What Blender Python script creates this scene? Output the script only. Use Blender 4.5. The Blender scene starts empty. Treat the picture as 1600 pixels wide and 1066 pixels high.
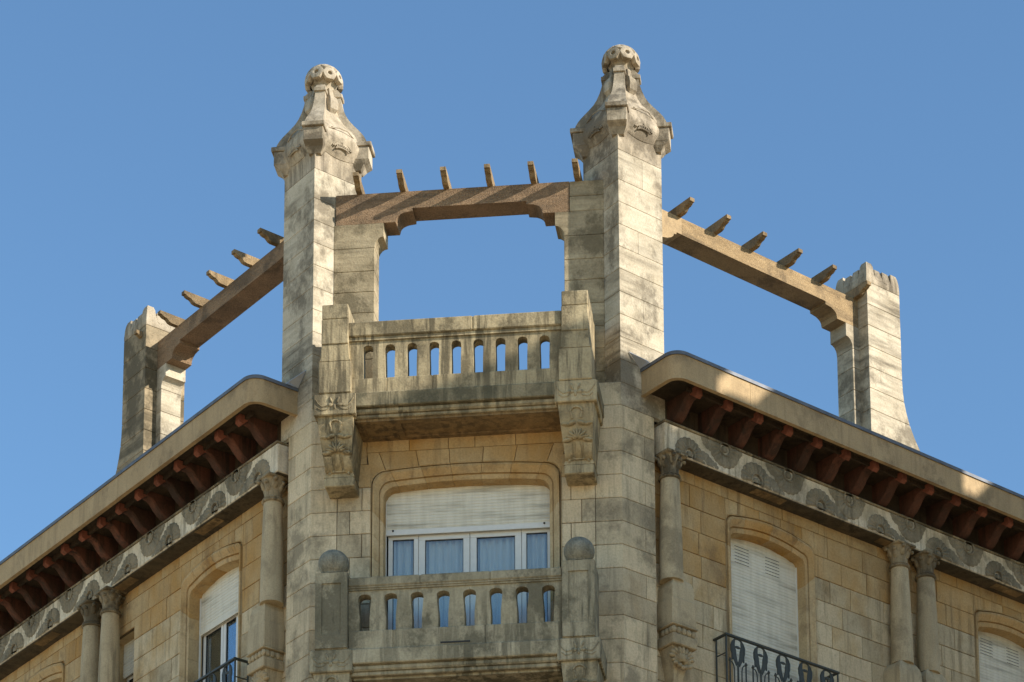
import bpy, bmesh, math, random
from mathutils import Matrix, Vector
random.seed(7)
S = bpy.context.scene
COL = S.collection
RAD = math.radians

# ---------------------------------------------------------------- camera, sky, sun, exposure
cam_d = bpy.data.cameras.new('camera'); cam = bpy.data.objects.new('camera', cam_d); COL.objects.link(cam)
S.camera = cam
F_PX, PITCH, YAW, ROLL = 4447.5, RAD(11.69), RAD(4.415), RAD(-0.969)
cam_d.sensor_fit = 'HORIZONTAL'; cam_d.sensor_width = 36.0
cam_d.lens = 36.0 * F_PX / 1600.0
cam_d.shift_x = (800 - 1090.7) / 1600.0
cam_d.shift_y = (1998.1 - 533) / 1600.0
cam_d.clip_start = 0.5; cam_d.clip_end = 3000
_az = math.pi / 2 + YAW
fh = Vector((math.cos(_az), math.sin(_az), 0)); rt = Vector((math.sin(_az), -math.cos(_az), 0)); zz = Vector((0, 0, 1))
fw = fh * math.cos(PITCH) + zz * math.sin(PITCH); up = -fh * math.sin(PITCH) + zz * math.cos(PITCH)
rt, up = math.cos(ROLL) * rt + math.sin(ROLL) * up, math.cos(ROLL) * up - math.sin(ROLL) * rt
m = Matrix((rt, up, -fw)).transposed().to_4x4(); m.translation = (5.485, -33.941, 1.6)
cam.matrix_world = m

SUN = Vector((3.2, -1.0, 1.62)).normalized()          # towards the sun
w = bpy.data.worlds.new('World'); S.world = w; w.use_nodes = True
nt = w.node_tree; nt.nodes.clear()
sky = nt.nodes.new('ShaderNodeTexSky'); sky.sky_type = 'NISHITA'; sky.sun_disc = False
sky.sun_elevation = math.asin(SUN.z)
sky.sun_rotation = math.atan2(SUN.x, SUN.y)
sky.altitude = 100; sky.air_density = 1.0; sky.dust_density = 0.2; sky.ozone_density = 3.6
bg = nt.nodes.new('ShaderNodeBackground'); bg.inputs['Strength'].default_value = 0.135
wo = nt.nodes.new('ShaderNodeOutputWorld')
tint = nt.nodes.new('ShaderNodeMix'); tint.data_type = 'RGBA'; tint.blend_type = 'MULTIPLY'; tint.inputs[0].default_value = 1.0
tint.inputs[7].default_value = (0.915, 1.045, 1.03, 1)          # white balance of the photograph
nt.links.new(sky.outputs[0], tint.inputs[6]); nt.links.new(tint.outputs[2], bg.inputs[0]); nt.links.new(bg.outputs[0], wo.inputs[0])
sd = bpy.data.lights.new('sun', 'SUN'); sd.energy = 4.7; sd.angle = RAD(0.5); sd.color = (1.0, 0.93, 0.85)
so = bpy.data.objects.new('sun', sd); COL.objects.link(so)
so.rotation_euler = SUN.to_track_quat('Z', 'Y').to_euler(); so.location = (30, -20, 60)
S.view_settings.view_transform = 'Standard'; S.view_settings.look = 'None'
S.view_settings.exposure = 0.65; S.view_settings.gamma = 1.0
S.view_settings.use_curve_mapping = False
S.render.engine = 'CYCLES'

# ---------------------------------------------------------------- materials
def new_mat(name):
    mt = bpy.data.materials.new(name); mt.use_nodes = True
    n = mt.node_tree.nodes; p = n['Principled BSDF']
    p.inputs['Roughness'].default_value = 0.85
    p.inputs['Specular IOR Level'].default_value = 0.25
    return mt, mt.node_tree, p
def N(t, kind, **kw):
    n = t.nodes.new(kind)
    for k, v in kw.items():
        if k in n.inputs: n.inputs[k].default_value = v
        else: setattr(n, k, v)
    return n
def noise(t, vec, scale, detail=4.0, rough=0.55):
    n = N(t, 'ShaderNodeTexNoise', Scale=scale, Detail=detail, Roughness=rough)
    t.links.new(vec, n.inputs['Vector']); return n.outputs['Fac']
def mapped(t, vec, sc, rot=(0, 0, 0)):
    mp = N(t, 'ShaderNodeMapping'); mp.inputs['Scale'].default_value = sc; mp.inputs['Rotation'].default_value = rot
    t.links.new(vec, mp.inputs['Vector']); return mp.outputs['Vector']
def ramp(t, fac, stops):
    r = N(t, 'ShaderNodeValToRGB'); e = r.color_ramp.elements
    while len(e) < len(stops): e.new(0.5)
    for i, (p, c) in enumerate(stops):
        e[i].position = p; e[i].color = (c if len(c) == 4 else (*c, 1)) if not isinstance(c, float) else (c, c, c, 1)
    t.links.new(fac, r.inputs['Fac']); return r.outputs['Color']
def mix(t, fac, a, b, mode='MIX'):
    mx = N(t, 'ShaderNodeMix', data_type='RGBA', blend_type=mode)
    for sock, val in ((mx.inputs[0], fac), (mx.inputs[6], a), (mx.inputs[7], b)):
        if hasattr(val, 'is_linked') or hasattr(val, 'links'): t.links.new(val, sock)
        elif isinstance(val, (int, float)): sock.default_value = val
        else: sock.default_value = (*val, 1)
    return mx.outputs[2]
def math_n(t, op, a, b=None):
    n = N(t, 'ShaderNodeMath', operation=op)
    for i, val in enumerate((a, b)):
        if val is None: continue
        if isinstance(val, (int, float)): n.inputs[i].default_value = val
        else: t.links.new(val, n.inputs[i])
    return n.outputs[0]
def mix_vec(t, a, b, f):
    n = N(t, 'ShaderNodeMix', data_type='VECTOR'); n.inputs[0].default_value = f
    t.links.new(a, n.inputs[4]); t.links.new(b, n.inputs[5]); return n.outputs[1]
def bump(t, p, h, strength=0.3, dist=0.01):
    b = N(t, 'ShaderNodeBump', Strength=strength, Distance=dist)
    t.links.new(h, b.inputs['Height']); t.links.new(b.outputs[0], p.inputs['Normal'])

def stone_mat(name, light, mid, dirt, dirt_amt=0.5, vary=0.25, ochre=None, ochre_amt=0.5, streak='v',
              fine=38.0, bump_s=0.35, streak_scale=1.0, soft=0.13, grain=0.34, warm=0.82):
    """weathered limestone: block-to-block tone, blotches, run-off streaks, pits"""
    light, mid, dirt = [(c_[0] * 1.02, c_[1] * 0.945, c_[2] * warm) for c_ in (light, mid, dirt)]
    if ochre: ochre = (ochre[0], ochre[1], ochre[2] * 0.9)
    mt, t, p = new_mat(name)
    pos = N(t, 'ShaderNodeNewGeometry').outputs['Position']
    oi = N(t, 'ShaderNodeObjectInfo').outputs['Random']
    off = N(t, 'ShaderNodeVectorMath', operation='ADD')
    sc = N(t, 'ShaderNodeVectorMath', operation='SCALE'); sc.inputs[0].default_value = (11.3, 7.7, 5.1)
    t.links.new(oi, sc.inputs['Scale']); t.links.new(pos, off.inputs[0]); t.links.new(sc.outputs[0], off.inputs[1])
    pv = off.outputs[0]
    base = mix(t, ramp(t, noise(t, pv, 2.6, 5), [(0.32, 0.0), (0.68, 1.0)]), light, mid)
    if ochre:
        om = ramp(t, noise(t, mapped(t, mix_vec(t, pos, pv, 0.06), (1, 1, 0.55)), 1.3, 5), [(0.62 - 0.3 * ochre_amt, 0.0), (0.78 - 0.16 * ochre_amt, 1.0)])
        base = mix(t, om, base, ochre)
    # per-block tone
    tone = ramp(t, oi, [(0.0, 1.0 - vary), (0.5, 1.0), (1.0, 1.0 + vary * 0.35)])
    base = mix(t, 1.0, base, tone, 'MULTIPLY')
    # run-off / bedding streaks
    scv = (7.5, 7.5, 0.6) if streak == 'v' else (0.55, 0.55, 5.5)
    st = noise(t, mapped(t, pos, tuple(k * streak_scale for k in scv)), 1.25, 8, 0.66)
    lo = 0.575 - 0.20 * dirt_amt
    patch = ramp(t, noise(t, pos, 0.75, 4, 0.6), [(0.36, 0.25), (0.60, 1.0)])
    sm = math_n(t, 'MULTIPLY', ramp(t, st, [(lo, 0.0), (lo + soft, 1.0)]), patch)
    bl = ramp(t, noise(t, mapped(t, pos, (1.0, 1.0, 0.8)), 1.7, 9, 0.70), [(0.585 - 0.17 * dirt_amt, 0.0), (0.70 - 0.17 * dirt_amt, 1.0)])
    amt = math_n(t, 'MINIMUM', math_n(t, 'MULTIPLY', math_n(t, 'MAXIMUM', sm, math_n(t, 'MULTIPLY', bl, 0.85)), 0.50 + 0.55 * dirt_amt), 0.93)
    base = mix(t, amt, base, dirt)
    # pits and grain
    g = noise(t, pos, fine, 5, 0.65)
    base = mix(t, grain, base, ramp(t, g, [(0.3, (0.42, 0.39, 0.35)), (0.56, (1, 1, 1)), (0.75, (1.25, 1.22, 1.15))]), 'MULTIPLY')
    t.links.new(base, p.inputs['Base Color'])
    h = mix(t, 0.5, ramp(t, g, [(0.3, 0.0), (0.6, 1.0)]), noise(t, pos, 9.0, 5))
    bump(t, p, h, bump_s, 0.012)
    return mt

M = {}
M['tower'] = stone_mat('tower_limestone', (0.575, 0.54, 0.41), (0.45, 0.41, 0.295), (0.10, 0.086, 0.056), 0.62, 0.12, streak='h', streak_scale=0.95, soft=0.20, warm=0.90)
M['cap'] = stone_mat('carved_cap_limestone', (0.53, 0.48, 0.36), (0.39, 0.345, 0.24), (0.085, 0.072, 0.047), 0.72, 0.05, streak='v', streak_scale=0.8, soft=0.2, warm=0.9)
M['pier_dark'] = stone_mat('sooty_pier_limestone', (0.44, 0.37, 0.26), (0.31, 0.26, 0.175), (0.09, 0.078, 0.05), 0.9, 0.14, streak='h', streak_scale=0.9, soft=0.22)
M['arm'] = stone_mat('arm_limestone', (0.48, 0.42, 0.30), (0.34, 0.29, 0.195), (0.11, 0.095, 0.06), 0.72, 0.14, streak='h', streak_scale=1.2, soft=0.22)
M['ashlar'] = stone_mat('ashlar', (0.64, 0.56, 0.41), (0.55, 0.47, 0.335), (0.19, 0.165, 0.115), 0.38, 0.22)
M['ashlar_wing'] = stone_mat('ashlar_wing', (0.62, 0.545, 0.40), (0.52, 0.45, 0.315), (0.17, 0.14, 0.09), 0.34, 0.22, ochre=(0.43, 0.27, 0.11), ochre_amt=0.40)
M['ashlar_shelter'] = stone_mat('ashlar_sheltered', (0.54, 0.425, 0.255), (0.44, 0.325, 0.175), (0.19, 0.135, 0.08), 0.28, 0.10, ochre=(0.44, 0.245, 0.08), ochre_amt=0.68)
M['quoin'] = stone_mat('quoin_limestone', (0.66, 0.58, 0.43), (0.55, 0.48, 0.345), (0.14, 0.127, 0.094), 0.48, 0.24, ochre=(0.44, 0.30, 0.16), ochre_amt=0.12, soft=0.22)
M['balcony'] = stone_mat('balcony_stone', (0.51, 0.445, 0.30), (0.405, 0.345, 0.222), (0.085, 0.075, 0.05), 0.64, 0.14)
M['balcony_low'] = stone_mat('lower_balcony_stone', (0.46, 0.43, 0.33), (0.36, 0.335, 0.245), (0.095, 0.092, 0.066), 0.72, 0.12)
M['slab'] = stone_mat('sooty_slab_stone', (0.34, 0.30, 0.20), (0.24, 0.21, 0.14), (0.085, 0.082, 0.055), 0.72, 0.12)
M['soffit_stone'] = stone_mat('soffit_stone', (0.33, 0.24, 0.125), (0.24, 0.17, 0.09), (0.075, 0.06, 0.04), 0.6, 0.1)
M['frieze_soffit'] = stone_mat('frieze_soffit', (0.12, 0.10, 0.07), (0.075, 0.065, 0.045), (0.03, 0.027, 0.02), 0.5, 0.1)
M['surround'] = stone_mat('surround_stone', (0.55, 0.455, 0.30), (0.47, 0.375, 0.23), (0.21, 0.16, 0.10), 0.22, 0.09, ochre=(0.46, 0.29, 0.12), ochre_amt=0.25)
M['column'] = stone_mat('column_stone', (0.50, 0.435, 0.31), (0.42, 0.36, 0.25), (0.19, 0.165, 0.115), 0.38, 0.08, fine=55)
M['capital'] = stone_mat('capital_stone', (0.42, 0.36, 0.25), (0.29, 0.24, 0.16), (0.06, 0.052, 0.036), 0.8, 0.1)
M['frieze'] = stone_mat('frieze_limewash', (0.78, 0.74, 0.64), (0.58, 0.52, 0.40), (0.15, 0.135, 0.10), 0.46, 0.08)
M['rosette'] = stone_mat('rosette_stone', (0.31, 0.285, 0.225), (0.23, 0.212, 0.165), (0.10, 0.095, 0.073), 0.45, 0.14)
M['fascia'] = stone_mat('fascia_render', (0.47, 0.365, 0.225), (0.41, 0.315, 0.19), (0.20, 0.155, 0.10), 0.46, 0.07, fine=60, bump_s=0.2, soft=0.26)
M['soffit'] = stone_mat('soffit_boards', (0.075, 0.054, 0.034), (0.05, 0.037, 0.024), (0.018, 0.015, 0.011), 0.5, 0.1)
M['corbel'] = stone_mat('corbel_dirty_red', (0.125, 0.052, 0.034), (0.075, 0.036, 0.025), (0.03, 0.021, 0.015), 0.6, 0.4)
M['corbel_tip'] = stone_mat('corbel_tip_red', (0.25, 0.092, 0.062), (0.19, 0.07, 0.047), (0.08, 0.04, 0.025), 0.3, 0.2)
M['mortar'] = stone_mat('mortar', (0.15, 0.115, 0.072), (0.105, 0.08, 0.05), (0.05, 0.042, 0.03), 0.4, 0.0)
M['mortar_pale'] = stone_mat('mortar_pale', (0.36, 0.295, 0.20), (0.27, 0.22, 0.145), (0.10, 0.08, 0.055), 0.5, 0.0)
M['beam'] = stone_mat('pebble_concrete', (0.36, 0.255, 0.165), (0.285, 0.20, 0.125), (0.105, 0.082, 0.06), 0.50, 0.08, streak='h', fine=62, bump_s=1.2, grain=0.75)
M['beam_tan'] = stone_mat('tan_concrete', (0.42, 0.32, 0.19), (0.33, 0.245, 0.14), (0.13, 0.10, 0.065), 0.50, 0.06, streak='h', fine=62, bump_s=1.0, grain=0.6)
M['rafter'] = stone_mat('rafter_concrete', (0.36, 0.275, 0.165), (0.25, 0.185, 0.105), (0.09, 0.07, 0.045), 0.5, 0.25, fine=60, bump_s=1.0, grain=0.6)
M['ball'] = stone_mat('ball_granite', (0.37, 0.375, 0.33), (0.27, 0.278, 0.24), (0.115, 0.12, 0.10), 0.55, 0.08, fine=46, bump_s=0.9, streak_scale=1.5, grain=0.5)
M['stucco'] = stone_mat('cream_stucco', (0.66, 0.56, 0.40), (0.60, 0.50, 0.35), (0.35, 0.29, 0.2), 0.2, 0.05)

def flat_mat(name, col, rough=0.6, metal=0.0, spec=0.4, nz=0.18, scale=14.0, bs=0.12):
    mt, t, p = new_mat(name)
    pos = N(t, 'ShaderNodeNewGeometry').outputs['Position']
    g = noise(t, pos, scale, 5)
    c = mix(t, nz, col, ramp(t, g, [(0.3, tuple(k * 0.35 for k in col)), (0.65, col)]))
    t.links.new(c, p.inputs['Base Color'])
    p.inputs['Roughness'].default_value = rough; p.inputs['Metallic'].default_value = metal; p.inputs['Specular IOR Level'].default_value = spec
    bump(t, p, g, bs, 0.004); return mt
M['lead'] = flat_mat('lead_sheet', (0.15, 0.16, 0.175), 0.6, 0.3, 0.4, 0.5, 7)
M['lead_pale'] = flat_mat('flashing_sheet', (0.42, 0.43, 0.44), 0.5, 0.3, 0.5, 0.3, 9)
M['pvc'] = flat_mat('white_frame', (0.70, 0.69, 0.63), 0.4, 0, 0.5, 0.12)
M['iron'] = flat_mat('wrought_iron', (0.050, 0.055, 0.045), 0.55, 0.2, 0.5, 0.4, 30)
M['seal'] = flat_mat('dark_gasket', (0.03, 0.03, 0.03), 0.7)
M['room'] = flat_mat('room_plaster', (0.12, 0.11, 0.10), 0.9)
M['slate'] = flat_mat('roof_slate', (0.07, 0.075, 0.085), 0.55, 0, 0.5, 0.4, 5)
M['bounce_ground'] = flat_mat('sandy_bounce_paving', (0.70, 0.51, 0.30), 0.9, 0, 0.2, 0.15, 3)  # unseen ground, made pale and warm to bounce fill light upwards
M['asphalt'] = flat_mat('asphalt', (0.055, 0.052, 0.048), 0.9, 0, 0.2, 0.5, 20)
M['paving'] = flat_mat('paving', (0.40, 0.35, 0.27), 0.9, 0, 0.2, 0.4, 6)

def shutter_mat():
    mt, t, p = new_mat('shutter_slats')
    pos = N(t, 'ShaderNodeNewGeometry').outputs['Position']
    st = noise(t, mapped(t, pos, (1.0, 1.0, 9)), 1.1, 4, 0.5)
    c = mix(t, ramp(t, st, [(0.52, 0.0), (0.80, 1.0)]), (0.70, 0.665, 0.545), (0.30, 0.275, 0.21))
    c = mix(t, 0.22, c, ramp(t, noise(t, mapped(t, pos, (7, 7, 0.8)), 2.0, 4), [(0.35, (0.5, 0.47, 0.4)), (0.6, (1, 1, 1))]), 'MULTIPLY')
    t.links.new(c, p.inputs['Base Color']); p.inputs['Roughness'].default_value = 0.55
    return mt
M['shutter'] = shutter_mat()
def curtain_mat():
    mt, t, p = new_mat('net_curtain')
    p.inputs['Base Color'].default_value = (0.86, 0.83, 0.77, 1); p.inputs['Roughness'].default_value = 0.95
    return mt
M['curtain'] = curtain_mat()
def glass_mat():
    mt, t, p = new_mat('window_glass')
    out = t.nodes['Material Output']
    gl = N(t, 'ShaderNodeBsdfGlossy', Roughness=0.02); gl.inputs['Color'].default_value = (0.9, 0.95, 1.0, 1)
    tr = N(t, 'ShaderNodeBsdfTransparent'); tr.inputs['Color'].default_value = (0.84, 0.88, 0.88, 1)
    lw = N(t, 'ShaderNodeLayerWeight', Blend=0.35)
    f = math_n(t, 'ADD', math_n(t, 'MULTIPLY', lw.outputs['Fresnel'], 0.4), 0.09)
    mx = N(t, 'ShaderNodeMixShader'); t.links.new(f, mx.inputs[0]); t.links.new(tr.outputs[0], mx.inputs[1]); t.links.new(gl.outputs[0], mx.inputs[2])
    t.links.new(mx.outputs[0], out.inputs['Surface'])
    return mt
M['glass'] = glass_mat()

# ---------------------------------------------------------------- mesh helpers
WM = {}
class B:
    """collects shapes; build() links them as one mesh object"""
    def __init__(s): s.v = []; s.f = []; s.smooth = False
    def add(s, vs, fs):
        o = len(s.v); s.v += [tuple(v) for v in vs]; s.f += [tuple(i + o for i in f) for f in fs]; return s
    def loft(s, rings, cap0=True, cap1=True):
        n = len(rings[0]); vs = [p for r in rings for p in r]; fs = []
        for k in range(len(rings) - 1):
            a, b = k * n, (k + 1) * n
            for i in range(n):
                j = (i + 1) % n; fs.append((a + i, a + j, b + j, b + i))
        if cap0: fs.append(tuple(range(n))[::-1])
        if cap1: fs.append(tuple(range((len(rings) - 1) * n, len(rings) * n)))
        return s.add(vs, fs)
    def box(s, x0, x1, y0, y1, z0, z1):
        return s.loft([[(x0, y0, z), (x1, y0, z), (x1, y1, z), (x0, y1, z)] for z in (z0, z1)])
    def cbox(s, x0, x1, y0, y1, z0, z1, c=0.012):
        def ring(z, d): return [(x0 + d + c, y0 + d, z), (x1 - d - c, y0 + d, z), (x1 - d, y0 + d + c, z), (x1 - d, y1 - d - c, z),
                                (x1 - d - c, y1 - d, z), (x0 + d + c, y1 - d, z), (x0 + d, y1 - d - c, z), (x0 + d, y0 + d + c, z)]
        return s.loft([ring(z0, c), ring(z0 + c, 0), ring(z1 - c, 0), ring(z1, c)])
    def plan(s, poly, z0, z1, c=0.0):
        if c <= 0: return s.loft([[(x, y, z) for x, y in poly] for z in (z0, z1)])
        ip = inset(poly, c)
        return s.loft([[(x, y, z0) for x, y in ip], [(x, y, z0 + c) for x, y in poly], [(x, y, z1 - c) for x, y in poly], [(x, y, z1) for x, y in ip]])
    def xz(s, poly, y0, y1):
        return s.loft([[(x, y, z) for x, z in poly] for y in (y0, y1)])
    def yz(s, poly, x0, x1):
        return s.loft([[(x, y, z) for y, z in poly] for x in (x0, x1)])
    def stone(s, poly, yf, yb, c=0.008):
        ip = inset(poly, c)
        return s.loft([[(x, yb, z) for x, z in poly], [(x, yf + c, z) for x, z in poly], [(x, yf, z) for x, z in ip]], cap0=False)
    def lathe(s, prof, n=24, cx=0, cy=0, sq=None):
        rings = []
        for r, z in prof:
            rings.append([(cx + r * math.cos(2 * math.pi * i / n), cy + r * math.sin(2 * math.pi * i / n), z) for i in range(n)])
        return s.loft(rings)
    def tube(s, pts, r, n=6):
        pts = [Vector(p) for p in pts]; rings = []
        for i, p in enumerate(pts):
            d = (pts[min(i + 1, len(pts) - 1)] - pts[max(i - 1, 0)]).normalized()
            a = d.cross(Vector((0, 1, 0)))
            if a.length < 0.2: a = d.cross(Vector((1, 0, 0)))
            a.normalize(); b = d.cross(a).normalized()
            rr = r[i] if isinstance(r, (list, tuple)) else r
            rings.append([p + a * rr * math.cos(2 * math.pi * k / n) + b * rr * math.sin(2 * math.pi * k / n) for k in range(n)])
        return s.loft(rings)
    def ell(s, c, rad, rot=None, nu=10, nv=6):
        rot = rot or Matrix.Identity(3); rings = []
        c = Vector(c)
        for j in range(1, nv):
            th = math.pi * j / nv
            rings.append([c + rot @ Vector((rad[0] * math.sin(th) * math.cos(2 * math.pi * i / nu), rad[1] * math.sin(th) * math.sin(2 * math.pi * i / nu), -rad[2] * math.cos(th))) for i in range(nu)])
        n0 = len(s.v)
        s.loft(rings, False, False)
        o = len(s.v); s.v.append(tuple(c + rot @ Vector((0, 0, -rad[2])))); s.v.append(tuple(c + rot @ Vector((0, 0, rad[2]))))
        last = n0 + (nv - 2) * nu
        for i in range(nu):
            j = (i + 1) % nu
            s.f.append((o, n0 + j, n0 + i)); s.f.append((o + 1, last + i, last + j))
        return s
    def mirror(s):
        s.v = [(-x, y, z) for x, y, z in s.v]; return s
    def mesh(s, name, smooth=None):
        me = bpy.data.meshes.new(name); me.from_pydata(s.v, [], s.f)
        bm = bmesh.new(); bm.from_mesh(me); bmesh.ops.remove_doubles(bm, verts=bm.verts, dist=1e-5)
        bmesh.ops.recalc_face_normals(bm, faces=bm.faces); bm.to_mesh(me); bm.free()
        if smooth:
            for p in me.polygons: p.use_smooth = True
            me.set_sharp_from_angle(angle=RAD(smooth))
        return me

def inset(poly, c):
    """offset a polygon inwards by c (mitred)"""
    n = len(poly)
    area = sum(poly[i][0] * poly[(i + 1) % n][1] - poly[(i + 1) % n][0] * poly[i][1] for i in range(n))
    sg = 1 if area > 0 else -1
    out = []
    for i in range(n):
        p0 = Vector(poly[i - 1]); p1 = Vector(poly[i]); p2 = Vector(poly[(i + 1) % n])
        d1 = (p1 - p0); d2 = (p2 - p1)
        if d1.length < 1e-6 or d2.length < 1e-6: out.append(tuple(p1)); continue
        d1.normalize(); d2.normalize()
        n1 = Vector((-d1.y, d1.x)) * sg; n2 = Vector((-d2.y, d2.x)) * sg
        b = n1 + n2
        k = c / max(0.35, 1 + n1.dot(n2)) if b.length > 1e-6 else 0
        out.append(tuple(p1 + b * k))
    return out

def put(name, me, mat, parent=None, W=None, kind=None):
    o = bpy.data.objects.new(name, me); COL.objects.link(o)
    if mat is not None and me is not None and not me.materials: me.materials.append(M[mat] if isinstance(mat, str) else mat)
    W = W or Matrix.Identity(4); WM[o.name] = W
    if parent is not None:
        o.parent = parent; o.matrix_basis = WM[parent.name].inverted() @ W
    else: o.matrix_basis = W
    if kind: o['kind'] = kind
    return o
def part(name, b, mat, parent, W=None, smooth=None, kind=None): return put(name, b.mesh(name, smooth), mat, parent, W, kind)
def thing(name, label, cat, loc=(0, 0, 0), group=None):
    o = put(name, None, None, None, Matrix.Translation(loc)); o['label'] = label; o['category'] = cat
    if group: o['group'] = group
    return o
T = Matrix.Translation
# facade frames: local x along the wall, local y into the building (y = -off), z up
HC = 2.05
FC = Matrix.Identity(4)
FR = T((HC, 0, 0)) @ Matrix.Rotation(RAD(45), 4, 'Z')
FL = T((-HC, 0, 0)) @ Matrix.Rotation(RAD(-45), 4, 'Z')
SIDE = {'R': (FR, 1), 'L': (FL, -1)}
Z0, DZ = 19.03, 0.3275                       # masonry course grid
def course(k): return Z0 + DZ * k
def jit(a): return random.uniform(-a, a)

# ---------------------------------------------------------------- ground and the house across the street
gb = B(); gb.box(-400, 400, -400, 400, -0.5, 0.0); o = part('ground', gb, 'bounce_ground', None); o['kind'] = 'structure'
rb = B(); rb.plan([(17 * math.cos(RAD(a_)), 17 * math.sin(RAD(a_)) + 2) for a_ in range(0, 360, 10)], -0.2, 0.004); o = part('road', rb, 'asphalt', None); o['kind'] = 'structure'  # unseen dark disc, added to cut bounce light under the soffits
pb = B(); q = math.sqrt(0.5)
pb.plan([(-16, 12.0), (-2.9, -2.0), (2.9, -2.0), (16, 12.0), (13, 13), (2.05, 0.3), (-2.05, 0.3), (-13, 13)], 0.0, 0.14); o = part('pavement', pb, 'paving', None); o['kind'] = 'structure'

def street_house(name, label, cx_u, off, width, height, depth, gable=0.0, shade_blocks=()):
    Wm = FR @ T((cx_u, -off, 0))
    t = put(name, None, None, None, Wm); t['label'] = label; t['category'] = 'house'
    b = B(); b.cbox(-width / 2, width / 2, -depth, 0, 0, height, 0.05); wl = part('wall', b, 'stucco', t, Wm)
    b = B(); b.cbox(-width / 2 - 0.1, width / 2 + 0.1, -0.15, 0.35, height - 0.5, height - 0.1, 0.04); part('cornice', b, 'fascia', t, Wm)
    b = B(); b.yz([(0.2, height + 0.004), (-depth / 2, height + gable), (-depth - 0.2, height + 0.004)], -width / 2, width / 2); part('roof', b, 'slate', t, Wm)
    for cxx, ww, ch in shade_blocks:
        b = B(); b.cbox(cxx - ww / 2, cxx + ww / 2, -3.0, -0.02, height - 0.3, height + ch, 0.03); b.cbox(cxx - ww / 2 - 0.05, cxx + ww / 2 + 0.05, -3.05, 0.03, height + ch - 0.12, height + ch + 0.002, 0.02)
        part('shade_block', b, 'stucco', t, Wm)  # roof blocks added to shade the cornice between its lit stretches
    for fl in range(int((height - 3) / 3.2)):
        for k in range(int(width / 2.0)):
            x = -width / 2 + 1.0 + k * 2.0; z = 3.6 + fl * 3.2
            if z + 1.8 > height - 0.6: continue
            b = B(); b.box(x - 0.5, x + 0.5, 0.01, 0.05, z, z + 1.7); wn = part('window', b, 'pvc', t, Wm)
            b = B(); b.box(x - 0.42, x + 0.42, 0.055, 0.06, z + 0.08, z + 1.62); part('pane', b, 'glass', wn, Wm)
    return t
HOUSES = [  # unseen houses, roof heights stepped to throw shade, walls pale for bounce
    ('stucco_house', 'tall cream stucco house with flat parapet roof across the street', 4.95, 13.0, 5.2, 28.05, 9.0, 0.02, ()),
    ('stucco_house', 'long cream stucco house with roof blocks added for shade across the street', 15.0, 13.0, 14.9, 27.25, 9.0, 0.02,
     ((-4.5, 3.3, 0.80), (2.2, 8.0, 0.95))),
]
for h in HOUSES: street_house(*h)

# ---------------------------------------------------------------- the corner building
BLD = thing('corner_building', 'weathered limestone corner building with chamfered bay, balconies and red corbels', 'building')

def path_arch(a, zc, rise, rc, zb, n=28):
    """half-outline of a low arched opening with rounded shoulders: up the left jamb, over, down the right"""
    pts = []
    ze = zc - rise * ((a - rc) / a) ** 2
    nj = 20
    for i in range(nj): pts.append((-a, zb + (ze - rc - zb) * i / nj))
    for i in range(10):
        an = math.pi - (math.pi / 2) * i / 10
        pts.append((-(a - rc) + rc * math.cos(an), ze - rc + rc * math.sin(an)))
    for i in range(n + 1):
        x = -(a - rc) + 2 * (a - rc) * i / n; pts.append((x, zc - rise * (x / a) ** 2))
    for i in range(1, 11):
        an = math.pi / 2 - (math.pi / 2) * i / 10
        pts.append(((a - rc) + rc * math.cos(an), ze - rc + rc * math.sin(an)))
    for i in range(1, nj + 1): pts.append((a, ze - rc - (ze - rc - zb) * i / nj))
    return pts

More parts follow.
